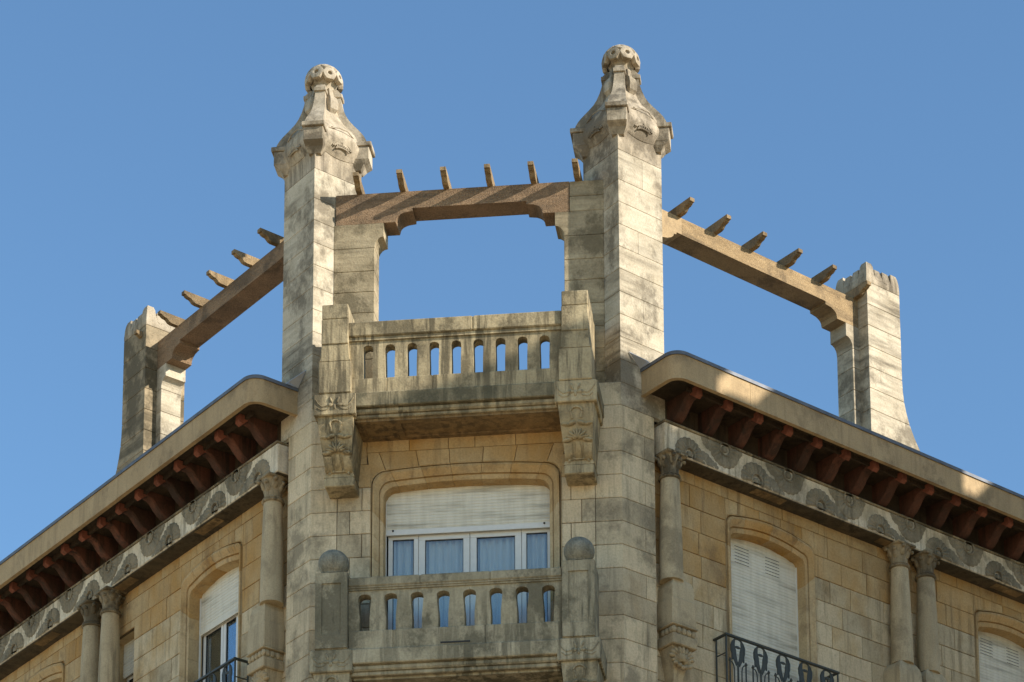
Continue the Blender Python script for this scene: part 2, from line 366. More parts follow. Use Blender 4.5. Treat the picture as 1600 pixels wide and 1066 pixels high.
def surround(parent, W, xc, y0, a, zc, rise, rc, zb, bw, bh, depth, joints_x, mat_j, mat_v):
    """moulded stone surround as separate jamb stones and voussoirs"""
    po = path_arch(a, zc, rise, rc, zb); pi = path_arch(a - bw, zc - bh, rise * 0.8, max(0.05, rc - 0.04), zb)
    prof = [(0.0, 0.05), (0.0, 0.0), (0.05, 0.0), (0.06, 0.045), (0.15, 0.045), (0.17, -0.022), (0.30, -0.03), (0.45, -0.012), (0.60, 0.02), (0.66, 0.026), (0.67, 0.06), (0.735, 0.06), (0.745, 0.042), (0.90, 0.046), (1.0, 0.055), (1.0, depth)]
    n = len(po)
    # cut list in sample space
    cuts = [0.0]
    for k in range(-12, 3):
        z = course(k)
        for i in range(0, 19):
            if po[i][1] <= z < po[i + 1][1]: cuts.append(i + (z - po[i][1]) / (po[i + 1][1] - po[i][1]))
    for x in joints_x:
        for i in range(20, n - 21):
            if po[i][0] <= x < po[i + 1][0]: cuts.append(i + (x - po[i][0]) / (po[i + 1][0] - po[i][0]))
    cuts += [n - 1 - c for c in cuts if c < 19]
    cuts = sorted(set(round(c, 4) for c in cuts))
    def at(L, s_):
        i = min(int(s_), n - 2); f = s_ - i
        return (L[i][0] * (1 - f) + L[i + 1][0] * f, L[i][1] * (1 - f) + L[i + 1][1] * f)
    for c0, c1 in zip(cuts[:-1], cuts[1:]):
        if c1 - c0 < 0.05: continue
        g = 0.0022
        def slen(c): 
            i = min(int(c), n - 2); return max(1e-4, math.dist(po[i], po[i + 1]))
        s0, s1 = c0 + g / slen(c0), c1 - g / slen(max(0, c1 - 1e-3))
        ss = [s0] + [k for k in range(int(s0) + 1, int(math.ceil(s1)))] + [s1]
        ss = [s for s in ss if s0 <= s <= s1]
        if c0 < 19 or c0 > n - 21: ss = [s0, s1] if (c1 < 19 or c0 > n - 21) else ss
        b = B(); rings = []
        for s in ss:
            O = at(po, s); I = at(pi, s)
            r = [(xc + O[0] * (1 - t) + I[0] * t, y0 + y, O[1] * (1 - t) + I[1] * t) for t, y in prof]
            r.append((xc + O[0], y0 + depth, O[1]))
            rings.append(r)
        b.loft(rings)
        arch = 20 <= (c0 + c1) / 2 <= n - 21
        part('voussoir' if arch else 'jamb_stone', b, mat_v if arch else mat_j, parent, W, smooth=32)
    return po, pi

def shutter(W, parent, x0, x1, y, zt, zbm, slits=False, pitch=0.046, bar=True):
    b = B(); z = zt
    while z - pitch > zbm + (0.07 if bar else 0.0):
        b.yz([(y + 0.008, z), (y + 0.002, z - 0.003), (y, z - pitch * 0.25), (y, z - pitch * 0.75), (y + 0.002, z - pitch + 0.004), (y + 0.008, z - pitch + 0.003)], x0, x1)
        z -= pitch
    b.box(x0, x1, y + 0.007, y + 0.03, zbm, zt)
    sh = part('shutter', b, 'shutter', parent, W)
    if bar:
        bb = B(); bb.cbox(x0, x1, y - 0.004, y + 0.02, zbm, zbm + 0.075, 0.004)
        return sh, bb
    return sh, None

def wall_stones(parent, W, sx, yf, yb, x_lo, x_hi, k0, k1, openings, mats, wmin=0.36, wmax=0.68, fixed=None, arch_top=None):
    """coursed ashlar; openings = list of (x0, x1, ztop, outline fn or None)"""
    for k in range(k0, k1):
        z0, z1 = course(k), course(k + 1)
        segs = [(x_lo, x_hi)]
        for (a, b_, zt, fn) in openings:
            if z0 < zt - 0.01:
                ns = []
                for s0, s1 in segs:
                    if b_ <= s0 or a >= s1: ns.append((s0, s1)); continue
                    if a > s0: ns.append((s0, a))
                    if fn and z1 > zt: ns.append(('arch', a, b_, fn))
                    if b_ < s1: ns.append((b_, s1))
                segs = [s for s in ns]
                # keep later openings working on plain spans only
                arch_s = [s for s in segs if s[0] == 'arch']; segs = [s for s in segs if s[0] != 'arch']
                for s in arch_s: arch_stones(parent, W, sx, yf, yb, s[1], s[2], s[3], z1, mats)
        for s0, s1 in segs:
            L = s1 - s0
            if L < 0.02: continue
            if fixed: cuts = fixed(k, s0, s1)
            else:
                cuts = [s0]; x = s0 + (0.25 if k % 2 else 0.45) + jit(0.06)
                while x < s1 - 0.24: cuts.append(x); x += random.uniform(wmin, wmax)
                cuts.append(s1)
            for a, b_ in zip(cuts[:-1], cuts[1:]):
                g = 0.004
                poly = [(sx * (a + g), z0 + g), (sx * (b_ - g), z0 + g), (sx * (b_ - g), z1 - g), (sx * (a + g), z1 - g)]
                bb = B(); bb.stone(poly, yf + jit(0.003), yb, 0.005)
                part('stone', bb, mats(0.5 * (a + b_), 0.5 * (z0 + z1)), parent, W)
def arch_stones(parent, W, sx, yf, yb, a, b_, fn, ztop, mats, joints=(0.14, 0.38, 0.62, 0.86)):
    js = [0.0] + list(joints) + [1.0]
    for j0, j1 in zip(js[:-1], js[1:]):
        x0, x1 = a + (b_ - a) * j0 + 0.003, a + (b_ - a) * j1 - 0.003
        n = 14; low = [(x0 + (x1 - x0) * i / n) for i in range(n + 1)]
        poly = [(sx * x, fn(x) + 0.002) for x in low] + [(sx * x1, ztop - 0.003), (sx * x0, ztop - 0.003)]
        bb = B(); bb.stone(poly, yf + jit(0.002), yb, 0.004)
        part('stone', bb, mats(0.5 * (x0 + x1), ztop), parent, W)

def arch_fn(po, xc, zmin):
    pts = [(xc + p[0], p[1]) for p in po[20:-20]]
    def f(x):
        if x <= pts[0][0] or x >= pts[-1][0]: return zmin
        for (xa, za), (xb, zb) in zip(pts[:-1], pts[1:]):
            if xa <= x <= xb: return max(zmin, za + (zb - za) * (x - xa) / max(1e-6, xb - xa))
        return zmin
    return f

def backing(name, parent, W, sx, y0, y1, x_lo, x_hi, z_lo, z_hi, holes, mat='mortar'):
    """mortar bed behind the stones, with the openings left out"""
    b = B(); x = x_lo
    def bx(a, c, za, zb):
        if c - a > 1e-4 and zb - za > 1e-4: b.box(*sorted((sx * a, sx * c)), y0, y1, za, zb)
    for (a, c, za, zb) in sorted(holes):
        bx(x, a, z_lo, z_hi); bx(a, c, z_lo, za); bx(a, c, zb, z_hi); x = c
    bx(x, x_hi, z_lo, z_hi)
    return part(name, b, mat, parent, W)

def room(parent, W, sx, x0, x1, y0, z0, z1, depth=1.2):
    a, c = sorted((sx * x0, sx * x1)); b = B()
    b.box(a - 0.3, c + 0.3, y0 + depth, y0 + depth + 0.05, z0 - 0.3, z1 + 0.3)
    b.box(a - 0.35, a - 0.3, y0, y0 + depth, z0 - 0.3, z1 + 0.3); b.box(c + 0.3, c + 0.35, y0, y0 + depth, z0 - 0.3, z1 + 0.3)
    b.box(a - 0.3, c + 0.3, y0, y0 + depth, z1 + 0.25, z1 + 0.3)
    b.box(a - 0.3, c + 0.3, y0, y0 + depth, z0 - 0.3, z0 - 0.25)
    part('room_lining', b, 'room', parent, W)

# ---- chamfer wall
cw = backing('wall', BLD, FC, 1, 0.018, 0.3, -HC + 0.12, HC - 0.12, 0.0, 20.0, [(-1.235, 1.235, 15.9, 19.64)])
A_O, ZC_O, RISE_O = 1.255, 19.645, 0.075
win = B(); win.box(-1.20, 1.20, 0.33, 0.36, 15.85, 15.9)
wc = part('window', win, 'pvc', BLD, FC)
po, pi_ = surround(wc, FC, 0.0, 0.0, A_O, ZC_O, RISE_O, 0.20, 16.0, 0.16, 0.225, 0.27, (-1.02, -0.60, -0.20, 0.22, 0.63, 1.03), 'surround', 'ashlar_shelter')
fnc = arch_fn(po, 0.0, course(1))
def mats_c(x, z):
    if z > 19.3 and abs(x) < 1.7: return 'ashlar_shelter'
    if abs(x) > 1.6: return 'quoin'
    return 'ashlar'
def fix_c(k, s0, s1):
    if s1 - s0 > 1.0: return [s0, s1]
    if s0 < 0: return [s0, -1.53, s1] if k % 2 else [s0, -1.72, -1.37, s1]
    return [s0, 1.52, s1] if k % 2 else [s0, 1.38, 1.74, s1]
wall_stones(cw, FC, 1, 0.0, 0.06, -1.70, 1.70, -9, 1, [(-A_O, A_O, 30, None)], mats_c, fixed=lambda k, s0, s1: [c for c in fix_c(k, s0, s1) if s0 <= c <= s1] if True else None)
for k in (1, 2):                                   # flanks beside the arch
    for sx in (-1, 1):
        a, c = sorted((sx * 1.70, sx * (A_O + (0.055 if k == 2 else 0.0))))
        b = B(); b.stone([(a + 0.003, course(k) + 0.003), (c - 0.003, course(k) + 0.003), (c - 0.003, course(k + 1) - 0.003), (a + 0.003, course(k + 1) - 0.003)], 0.0, 0.06, 0.005)
        part('stone', b, 'ashlar_shelter', cw, FC)
js = [-A_O, -1.06, -0.62, -0.21, 0.22, 0.64, 1.07, A_O]; tp = [-1.31, -1.15, -0.66, -0.22, 0.235, 0.68, 1.16, 1.31]
for i in range(len(js) - 1):                       # voussoir course over the arch
    x0, x1 = js[i] + 0.003, js[i + 1] - 0.003; n = 14
    poly = [(x0 + (x1 - x0) * j / n, fnc(x0 + (x1 - x0) * j / n) + 0.002) for j in range(n + 1)] + [(tp[i + 1] - 0.003, 19.845), (tp[i] + 0.003, 19.845)]
    b = B(); b.stone(poly, jit(0.002), 0.06, 0.004); part('stone', b, 'ashlar_shelter', cw, FC)
xs = [-1.31, -0.75, -0.23, 0.12, 0.66, 1.31]
for a, c in zip(xs[:-1], xs[1:]):
    b = B(); b.stone([(a + 0.003, 19.851), (c - 0.003, 19.851), (c - 0.003, 20.02), (a + 0.003, 20.02)], jit(0.002), 0.06, 0.004); part('stone', b, 'ashlar_shelter', cw, FC)

# corner piers: stones that wrap the 135-degree corner between bay and wing
for sd_, (W, sx) in SIDE.items():
    core = B(); d = Vector((sx * q, q)); n_in = Vector((-sx * q, q))
    c0 = Vector((sx * HC, 0.0))
    def pl(xa, ub, dep):
        p1 = Vector((sx * xa, 0)); p3 = c0 + d * ub
        return [tuple(p1), tuple(c0), tuple(p3), tuple(p3 + n_in * dep), tuple(Vector((sx * xa, dep)))]
    poly = pl(1.75, 0.545, 0.5); core.plan([(x * 0.993, y + 0.018) for x, y in poly], 0, 20.6)
    pier = part('corner_pier', core, 'mortar', BLD, FC)
    for k in range(-10, 5):
        ub = 0.555 if k % 2 else 0.385; xa = 1.52 if (k % 2 and k < 1) else 1.74
        xa = 1.704
        b = B(); b.plan(pl(xa, ub, 0.12), course(k) + 0.003, course(k + 1) - 0.003, 0.005)
        part('stone', b, 'quoin', pier, FC)
        if not k % 2:
            p1 = c0 + d * 0.391; p2 = c0 + d * 0.555
            b = B(); b.plan([tuple(p1), tuple(p2), tuple(p2 + n_in * 0.12), tuple(p1 + n_in * 0.12)], course(k) + 0.003, course(k + 1) - 0.003, 0.005)
            part('stone', b, 'quoin', pier, FC)
    # return into the recessed wing wall
    b = B(); p2 = c0 + d * 0.553; b.plan([tuple(p2 + n_in * 0.12), tuple(p2 + n_in * 0.4), tuple(p2 - d * 0.2 + n_in * 0.4), tuple(p2 - d * 0.2 + n_in * 0.12)], 15.8, 20.6); part('return', b, 'quoin', pier, FC)

# chamfer window joinery
def pane_frame(parent, W, sx, x0, x1, y, z0, z1, fw_=0.05, gl=True, cur=None):
    a, c = sorted((sx * x0, sx * x1)); b = B()
    b.cbox(a, c, y, y + 0.05, z1 - fw_, z1, 0.004); b.cbox(a, c, y, y + 0.05, z0, z0 + fw_, 0.004)
    b.cbox(a, a + fw_, y + 0.001, y + 0.051, z0 + fw_, z1 - fw_, 0.004); b.cbox(c - fw_, c, y + 0.001, y + 0.051, z0 + fw_, z1 - fw_, 0.004)
    s = B(); g = 0.008
    for (p0, p1, r0, r1) in ((a + fw_, c - fw_, z1 - fw_ - g, z1 - fw_), (a + fw_, c - fw_, z0 + fw_, z0 + fw_ + g)): s.box(p0, p1, y + 0.012, y + 0.03, r0, r1)
    for p0, p1 in ((a + fw_, a + fw_ + g), (c - fw_ - g, c - fw_)): s.box(p0, p1, y + 0.013, y + 0.031, z0 + fw_ + g, z1 - fw_ - g)
    fr = part('frame', b, 'pvc', parent, W); part('gasket', s, 'seal', parent, W)
    gp = B(); gp.box(a + fw_, c - fw_, y + 0.022, y + 0.026, z0 + fw_, z1 - fw_); part('pane', gp, 'glass', parent, W)
def curtain(parent, W, sx, x0, x1, y, z0, z1, amp=0.028, wl=0.085):
    a, c = sorted((sx * x0, sx * x1)); n = int((c - a) / 0.012); b = B(); v = []; f = []
    for i in range(n + 1):
        x = a + (c - a) * i / n; yy = y + amp * math.sin(2 * math.pi * x / wl + 0.9 * math.sin(x * 7.3)) + 0.3 * amp * math.sin(x * 131)
        v += [(x, yy, z0), (x, yy, z1)]
    for i in range(n): f.append((2 * i, 2 * i + 2, 2 * i + 3, 2 * i + 1))
    b.add(v, f); part('curtain', b, 'curtain', parent, W, smooth=80)
yw = 0.29
for x0, x1, w_ in ((-1.075, -0.675, 0.06), (-0.67, 0.005, 0.085), (0.012, 0.688, 0.085), (0.693, 1.09, 0.06)):
    pane_frame(wc, FC, 1, x0, x1, yw, 15.92, 18.80, w_)
curtain(wc, FC, 1, -1.05, 1.06, yw + 0.10, 15.95, 18.85)
_, bar = shutter(FC, wc, -1.09, 1.09, 0.235, 19.50, 18.775, pitch=0.042)
part('shutter_bar', bar, 'pvc', wc, FC)
for gx_ in (-1.11, 1.088):
    b = B(); b.box(gx_, gx_ + 0.022, 0.225, 0.262, 15.95, 19.4); part('shutter_guide', b, 'pvc', wc, FC)
for x in (-1.0, 1.0):
    b = B(); b.ell((x, 0.226, 18.835), (0.014, 0.014, 0.014)); part('shutter_stop', b, 'seal', wc, FC)
room(wc, FC, 1, -1.1, 1.1, 0.36, 15.9, 19.4)

# ---- balconies
def baluster_row(parent, W, c0, pitch, n, wt, wb, zt, zbm, zcap, yf, yb, mat, xl, xr):
    cs = [c0 + pitch * i for i in range(n)]
    bounds = [xl] + cs + [xr]
    for i in range(n + 1):
        a, c = bounds[i], bounds[i + 1]; g = 0.0015
        poly = []
        def edge(cx, sgn):            # outline of half an opening, from top joint down to the sill; sgn +1: opening lies to the left
            r = wt / 2; e = [(cx, zt)]
            for k in range(1, 7):
                an = math.pi / 2 * k / 6; e.append((cx + sgn * r * math.sin(an), zt - 0.05 + 0.05 * math.cos(an)))
            e.append((cx + sgn * (wt * 0.5), zt - 0.10)); e.append((cx + sgn * wb / 2, zt - (zt - zbm) * 0.62)); e.append((cx + sgn * wb / 2, zbm)); return e
        left = edge(a, 1) if i > 0 else [(a, zbm)]
        right = edge(c, -1) if i < n else [(c, zbm)]
        top = [(c - g, zcap), (a + g, zcap)]
        if i > 0: left = [(a + g, zt)] + left[1:]
        if i < n: right = [(c - g, zt)] + right[1:]
        # CCW seen from front: bottom left -> bottom right -> up right -> top -> down left
        poly = ([left[-1]] + [right[-1]] + right[:-1][::-1] if i < n else [left[-1], (c, zbm)]) + top + (left[:-1] if i > 0 else [])
        b = B(); b.xz(poly, yf, yb); part('baluster', b, mat, parent, W)

def carve(b, pts, yf, r=0.010):
    b.tube([(x, yf, z) for x, z in pts], r, 5)

def console(parent, W, xc, ztop, yo, mat, full=True):
    """carved bracket under a balcony post with its ornamented header block"""
    b = B(); b.cbox(xc - 0.275, xc + 0.275, -yo - 0.02, 0.02, ztop - 0.30, ztop, 0.012)
    hd = part('bracket_header', b, mat, parent, W)
    b = B(); yf = -yo - 0.024; z = ztop - 0.15
    for sg in (-1, 1):
        carve(b, [(xc + sg * 0.04, z + 0.02), (xc + sg * 0.09, z - 0.02), (xc + sg * 0.16, z - 0.035), (xc + sg * 0.21, z + 0.01), (xc + sg * 0.25, z + 0.075)], yf, 0.007)
        carve(b, [(xc + sg * 0.05, z - 0.03), (xc + sg * 0.10, z - 0.075), (xc + sg * 0.17, z - 0.085), (xc + sg * 0.22, z - 0.045)], yf, 0.006)
        b.ell((xc + sg * 0.06, yf + 0.004, z - 0.015), (0.045, 0.02, 0.028)); b.ell((xc + sg * 0.045, yf + 0.004, z + 0.055), (0.016, 0.02, 0.05), Matrix.Rotation(RAD(20 * sg), 3, 'Y'))
    b.ell((xc, yf + 0.004, z - 0.04), (0.022, 0.022, 0.04))
    part('scroll_relief', b, mat, parent, W, smooth=60)
    # S-curved bracket body
    prof = []
    for i in range(15):
        t = i / 14; zz_ = ztop - 0.30 - 0.70 * t
        oo = yo - 0.03 - 0.06 * t - 0.28 * (t ** 1.8)
        prof.append((oo, zz_))
    rings = []
    for i, (oo, zz_) in enumerate(prof):
        t = i / 14; hw = 0.235 - 0.065 * t
        rings.append([(xc - hw, -oo, zz_), (xc + hw, -oo, zz_), (xc + hw + 0.01, 0.02, zz_), (xc - hw - 0.01, 0.02, zz_)])
    b = B(); b.loft(rings); br = part('bracket', b, mat, parent, W, smooth=40)
    zb_ = ztop - 1.0; ob = prof[-1][0]
    b = B(); b.cbox(xc - 0.195, xc + 0.195, -ob - 0.05, 0.02, zb_ - 0.13, zb_ + 0.0, 0.012)
    b.xz([(xc - 0.20, zb_), (xc + 0.20, zb_), (xc + 0.175, zb_ + 0.07), (xc - 0.175, zb_ + 0.07)], -ob - 0.045, 0.0)
    part('bracket_foot', b, mat, parent, W)
    if not full: return
    b = B()
    def yat(z): 
        t = (ztop - 0.30 - z) / 0.70; return -(yo - 0.03 - 0.06 * t - 0.28 * (max(0, t) ** 1.8))
    def ln(pts, r): b.tube([(x, yat(z) - 0.006, z) for x, z in pts], r, 6)
    z1 = ztop - 0.36
    arc = [(xc + 0.075 * math.cos(a_), z1 - 0.045 + 0.055 * math.sin(a_)) for a_ in [math.pi * k / 8 for k in range(9)]]
    ln(arc, 0.016); ln([(xc - 0.07, z1 - 0.05), (xc - 0.055, z1 - 0.13)], 0.014); ln([(xc + 0.07, z1 - 0.05), (xc + 0.055, z1 - 0.13)], 0.014)
    for sg in (-1, 1):
        b.ell((xc + sg * 0.06, yat(z1 - 0.19) - 0.01, z1 - 0.19), (0.055, 0.045, 0.026), Matrix.Rotation(RAD(sg * 20), 3, 'Y'))
        b.ell((xc + sg * 0.15, yat(z1 - 0.20) - 0.008, z1 - 0.20), (0.06, 0.036, 0.018), Matrix.Rotation(RAD(-sg * 12), 3, 'Y'))
    for a_ in (-75, -48, -22, 0, 22, 48, 75):          # leaf fan
        L = 0.085; cx = xc + math.sin(RAD(a_)) * L; cz = z1 - 0.37 + math.cos(RAD(a_)) * L * 0.8
        b.ell((cx, yat(cz) - 0.012, cz), (0.017, 0.046, 0.075), Matrix.Rotation(RAD(a_), 3, 'Y'))
    for sg in (-1, 1):
        b.ell((xc + sg * 0.13, yat(z1 - 0.375) - 0.008, z1 - 0.375), (0.075, 0.046, 0.026), Matrix.Rotation(RAD(sg * 8), 3, 'Y'))
        xa_, xb_ = sorted((xc + sg * 0.078, xc + sg * 0.178))
        b.loft([[(xa_, yat(z_) - 0.042, z_), (xb_, yat(z_) - 0.026, z_), (xb_, yat(z_) + 0.05, z_), (xa_, yat(z_) + 0.05, z_)] for z_ in (z1 - 0.42, z1 - 0.50, z1 - 0.58)])
    b.loft([[(xc - 0.022, yat(z1 - 0.4) - 0.03, z1 - 0.40), (xc + 0.022, yat(z1 - 0.4) - 0.03, z1 - 0.40), (xc + 0.03, yat(z1 - 0.4) + 0.05, z1 - 0.40), (xc - 0.03, yat(z1 - 0.4) + 0.05, z1 - 0.40)],
            [(xc - 0.045, yat(z1 - 0.57) - 0.03, z1 - 0.57), (xc + 0.045, yat(z1 - 0.57) - 0.03, z1 - 0.57), (xc + 0.05, yat(z1 - 0.57) + 0.05, z1 - 0.57), (xc - 0.05, yat(z1 - 0.57) + 0.05, z1 - 0.57)]])
    b.tube([(xc + 0.13 * math.cos(a_), yat(zb_ + 0.06) - 0.016, zb_ + 0.03 + 0.06 * math.sin(a_)) for a_ in [math.pi * k / 10 for k in range(11)]], 0.014, 5)
    b.tube([(xc - 0.14, yat(z1 - 0.57) - 0.012, z1 - 0.575), (xc + 0.14, yat(z1 - 0.57) - 0.012, z1 - 0.575)], 0.012, 5)
    part('carved_relief', b, mat, parent, W, smooth=60)

XB = -0.035; YO = 0.66
# upper balcony
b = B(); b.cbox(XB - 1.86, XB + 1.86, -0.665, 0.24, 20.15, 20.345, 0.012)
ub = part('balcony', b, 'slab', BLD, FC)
b = B(); b.cbox(XB - 1.80, XB + 1.80, -0.615, 0.02, 20.075, 20.149, 0.02); b.cbox(XB - 1.76, XB + 1.76, -0.575, 0.01, 20.03, 20.074, 0.01); part('moulding', b, 'balcony', ub, FC)
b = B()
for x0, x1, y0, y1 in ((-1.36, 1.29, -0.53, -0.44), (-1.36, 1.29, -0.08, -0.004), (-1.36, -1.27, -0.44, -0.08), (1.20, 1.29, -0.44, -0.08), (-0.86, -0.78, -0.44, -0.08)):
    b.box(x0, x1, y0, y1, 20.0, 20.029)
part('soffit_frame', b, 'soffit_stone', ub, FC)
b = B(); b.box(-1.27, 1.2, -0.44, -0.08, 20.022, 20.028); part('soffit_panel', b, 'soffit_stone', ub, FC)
px0, px1 = XB - 1.40, XB + 1.40
for a, c in ((px0, -0.93), (-0.93, 0.02 - 0.35), (-0.33, px1)):
    b = B(); b.cbox(a + 0.002, c - 0.002, -0.63, -0.44, 20.347, 20.56, 0.007); part('plinth', b, 'balcony', ub, FC)
baluster_row(ub, FC, -1.18, 0.2885, 9, 0.135, 0.125, 21.03, 20.561, 21.088, -0.62, -0.46, 'balcony', px0, px1)
b = B(); b.box(px0, px1, -0.645, -0.435, 21.089, 21.139); part('rail_bed', b, 'balcony', ub, FC)
for a, c in ((px0, 0.2), (0.2, px1)):
    b = B(); b.cbox(a + 0.001, c - 0.001, -0.675, -0.40, 21.14, 21.345, 0.014); part('rail', b, 'balcony', ub, FC)
for sg in (-1, 1):
    xc = XB + sg * 1.567
    b = B(); b.cbox(xc - 0.215, xc + 0.215, -YO - 0.03, -0.30, 20.347, 20.80, 0.012)
    b.loft([[(xc - h, -YO - 0.03, z), (xc + h, -YO - 0.03, z), (xc + h, -0.30, z), (xc - h, -0.30, z)] for h, z in ((0.203, 20.80), (0.185, 20.83), (0.175, 21.03))])
    ps = part('post', b, 'balcony', ub, FC)
    b = B(); b.cbox(xc - 0.175, xc + 0.175, -YO - 0.045, -0.28, 21.034, 21.388, 0.008); part('post_block', b, 'balcony', ub, FC)
    b = B(); b.cbox(xc - 0.17, xc + 0.17, -YO - 0.045, -0.28, 21.391, 21.595, 0.008); part('post_cap', b, 'balcony', ub, FC)
    # side parapet back to the tower, a low arch under a level coping
    yq = 0.20
    pol = [(-0.279, 20.347), (-0.235, 20.347), (-0.235, 20.62), (-0.20, 20.86), (-0.14, 20.99), (-0.05, 21.05), (0.02, 20.99), (0.05, 20.86), (0.06, 20.62), (0.06, 20.347), (yq, 20.347), (yq, 21.56), (-0.05, 21.56), (-0.06, 21.593), (-0.279, 21.593)]
    b = B(); b.yz(pol, xc - 0.165, xc + 0.165); part('side_parapet', b, 'balcony', ub, FC)
    console(ub, FC, xc, 20.346, YO, 'balcony')

# lower balcony
b = B(); b.cbox(XB - 1.86, XB + 1.86, -0.665, 0.0, 16.60, 16.80, 0.012)
lb = part('balcony', b, 'balcony_low', BLD, FC)
b = B(); b.cbox(XB - 1.80, XB + 1.80, -0.615, 0.02, 16.525, 16.599, 0.02); b.cbox(XB - 1.76, XB + 1.76, -0.575, 0.01, 16.47, 16.524, 0.01); b.box(-1.36, 1.29, -0.5, -0.02, 16.44, 16.469); part('moulding', b, 'balcony_low', lb, FC)
px0, px1 = XB - 1.37, XB + 1.37
for a, c in ((px0, -0.83), (-0.83, 0.35), (0.35, px1)):
    b = B(); b.cbox(a + 0.002, c - 0.002, -0.635, -0.44, 16.802, 17.055, 0.007); part('plinth', b, 'balcony_low', lb, FC)
b = B(); b.box(-0.22, 0.16, -0.645, -0.63, 16.832, 16.850); part('drain_slot', b, 'seal', lb, FC)
baluster_row(lb, FC, -1.20, 0.337, 8, 0.165, 0.130, 17.555, 17.056, 17.604, -0.62, -0.46, 'balcony_low', px0, px1)
b = B(); b.box(px0, px1, -0.64, -0.44, 17.605, 17.629); b.box(px0, px1, -0.655, -0.425, 17.63, 17.649); part('rail_bed', b, 'balcony_low', lb, FC)
for a, c in ((px0, -0.48), (-0.48, 0.42), (0.42, px1)):
    b = B(); b.cbox(a + 0.001, c - 0.001, -0.672, -0.41, 17.65, 17.772, 0.012); part('rail', b, 'balcony_low', lb, FC)
for sg in (-1, 1):
    xc = XB + sg * 1.582
    w_, y0, y1, z0, z1 = 0.21, -YO - 0.035, -0.22, 16.802, 17.855
    b = B(); b.cbox(xc - w_, xc + w_, y0 + 0.02, y1, z0, z1, 0.01)
    for (a, c, e, g_) in ((xc - w_ + 0.004, xc - 0.125, z0 + 0.012, z1 - 0.012), (xc + 0.125, xc + w_ - 0.004, z0 + 0.012, z1 - 0.012), (xc - 0.125, xc + 0.125, 17.70, z1 - 0.012), (xc - 0.125, xc + 0.125, z0 + 0.012, 17.0)):
        b.box(a, c, y0, y0 + 0.03, e, g_)
    part('post', b, 'balcony_low', lb, FC)
    xo = xc + sg * 0.10
    b = B(); b.yz([(-0.219, 16.802), (-0.17, 16.802), (-0.17, 17.30), (-0.12, 17.40), (-0.05, 17.30), (-0.05, 16.802), (-0.004, 16.802), (-0.004, 17.6), (-0.219, 17.6)], xo - 0.07, xo + 0.07); part('side_parapet', b, 'balcony_low', lb, FC)
    console(lb, FC, xc, 16.80, YO, 'balcony_low')
    # loose stone ball on the post
    bb = B(); R_ = 0.198
    bb.lathe([(0.075, -0.165), (0.12, -0.158)] + [(R_ * math.cos(RAD(a_)), 0.185 * math.sin(RAD(a_))) for a_ in range(-52, 86, 6)] + [(0.012, 0.186)], 36)
    Wb = T((xc + 0.0, -0.55, 17.855 + 0.168)); ball = part('stone_ball', bb, 'ball', None, Wb, smooth=50)
    ball['label'] = 'grey green stone ball on lower balcony post toward the wing with ' + ('partly raised shutters' if sg < 0 else 'fully lowered shutters'); ball['category'] = 'ball'; ball['group'] = 'stone balls on the lower balcony posts'

# ---- wings
YW = 0.15                                        # wing wall plane behind the pier face
U_END = 17.0
CFG = {'R': dict(tw=(5.01, 5.53), du=0.0, w2=6.69, narrow=None, col=0.79, corb=0.88, ped=0.885),
       'L': dict(tw=(5.26, 5.81), du=0.02, w2=6.95, narrow=(4.88, 5.55), col=0.875, corb=0.955, ped=1.03)}

def column(parent_b, W, sx, u, yo, ztop, zbot, r0, r1, pitch_h=0.36):
    x = sx * u
    b = B(); prof = []
    for i in range(13):
        t = i / 12; r = r1 + (r0 - r1) * t - 0.0 + 0.006 * math.sin(math.pi * t)
        prof.append((r, zbot + (ztop - pitch_h - zbot) * t))
    b.lathe(prof, 28, x, -yo); cmn = part('column', b, 'column', parent_b, W, smooth=50)
    zc = ztop - pitch_h
    b = B(); b.lathe([(r0 * 0.9, zc - 0.01), (r0 + 0.022, zc + 0.0), (r0 + 0.03, zc + 0.015), (r0 + 0.022, zc + 0.032), (r0 + 0.004, zc + 0.034), (r0 + 0.02, zc + 0.045), (r0 + 0.012, zc + 0.06), (r0 * 0.9, zc + 0.062)], 28, x, -yo); part('necking', b, 'capital', cmn, W, smooth=50)
    b = B(); b.lathe([(r0 * 0.94, zc + 0.06), (r0 * 0.97, zc + 0.15), (r0 * 1.08, zc + 0.24), (r0 * 1.32, zc + 0.31), (r0 * 1.34, zc + 0.325)], 20, x, -yo)
    for k in range(8):
        an = 2 * math.pi * k / 8 + 0.39; rot = Matrix.Rotation(an, 3, 'Z')
        hi = k % 2
        dv = rot @ Vector((r0 * (1.12 if hi else 1.0), 0, 0))
        b.ell((x + dv.x, -yo + dv.y, zc + (0.235 if hi else 0.19)), (0.026, 0.042, 0.075), rot @ Matrix.Rotation(RAD(22), 3, 'Y'), 8, 6)
        dv = rot @ Vector((r0 * (1.55 if hi else 1.25), 0, 0))
        b.ell((x + dv.x, -yo + dv.y, zc + (0.285 if hi else 0.26)), (0.034, 0.034, 0.03), rot, 8, 5)
    b.cbox(x - r0 * 1.42, x + r0 * 1.42, -yo - r0 * 1.42, -yo + r0 * 1.3, zc + 0.318, zc + pitch_h - 0.004, 0.01)
    part('capital', b, 'capital', cmn, W, smooth=50)
    return cmn

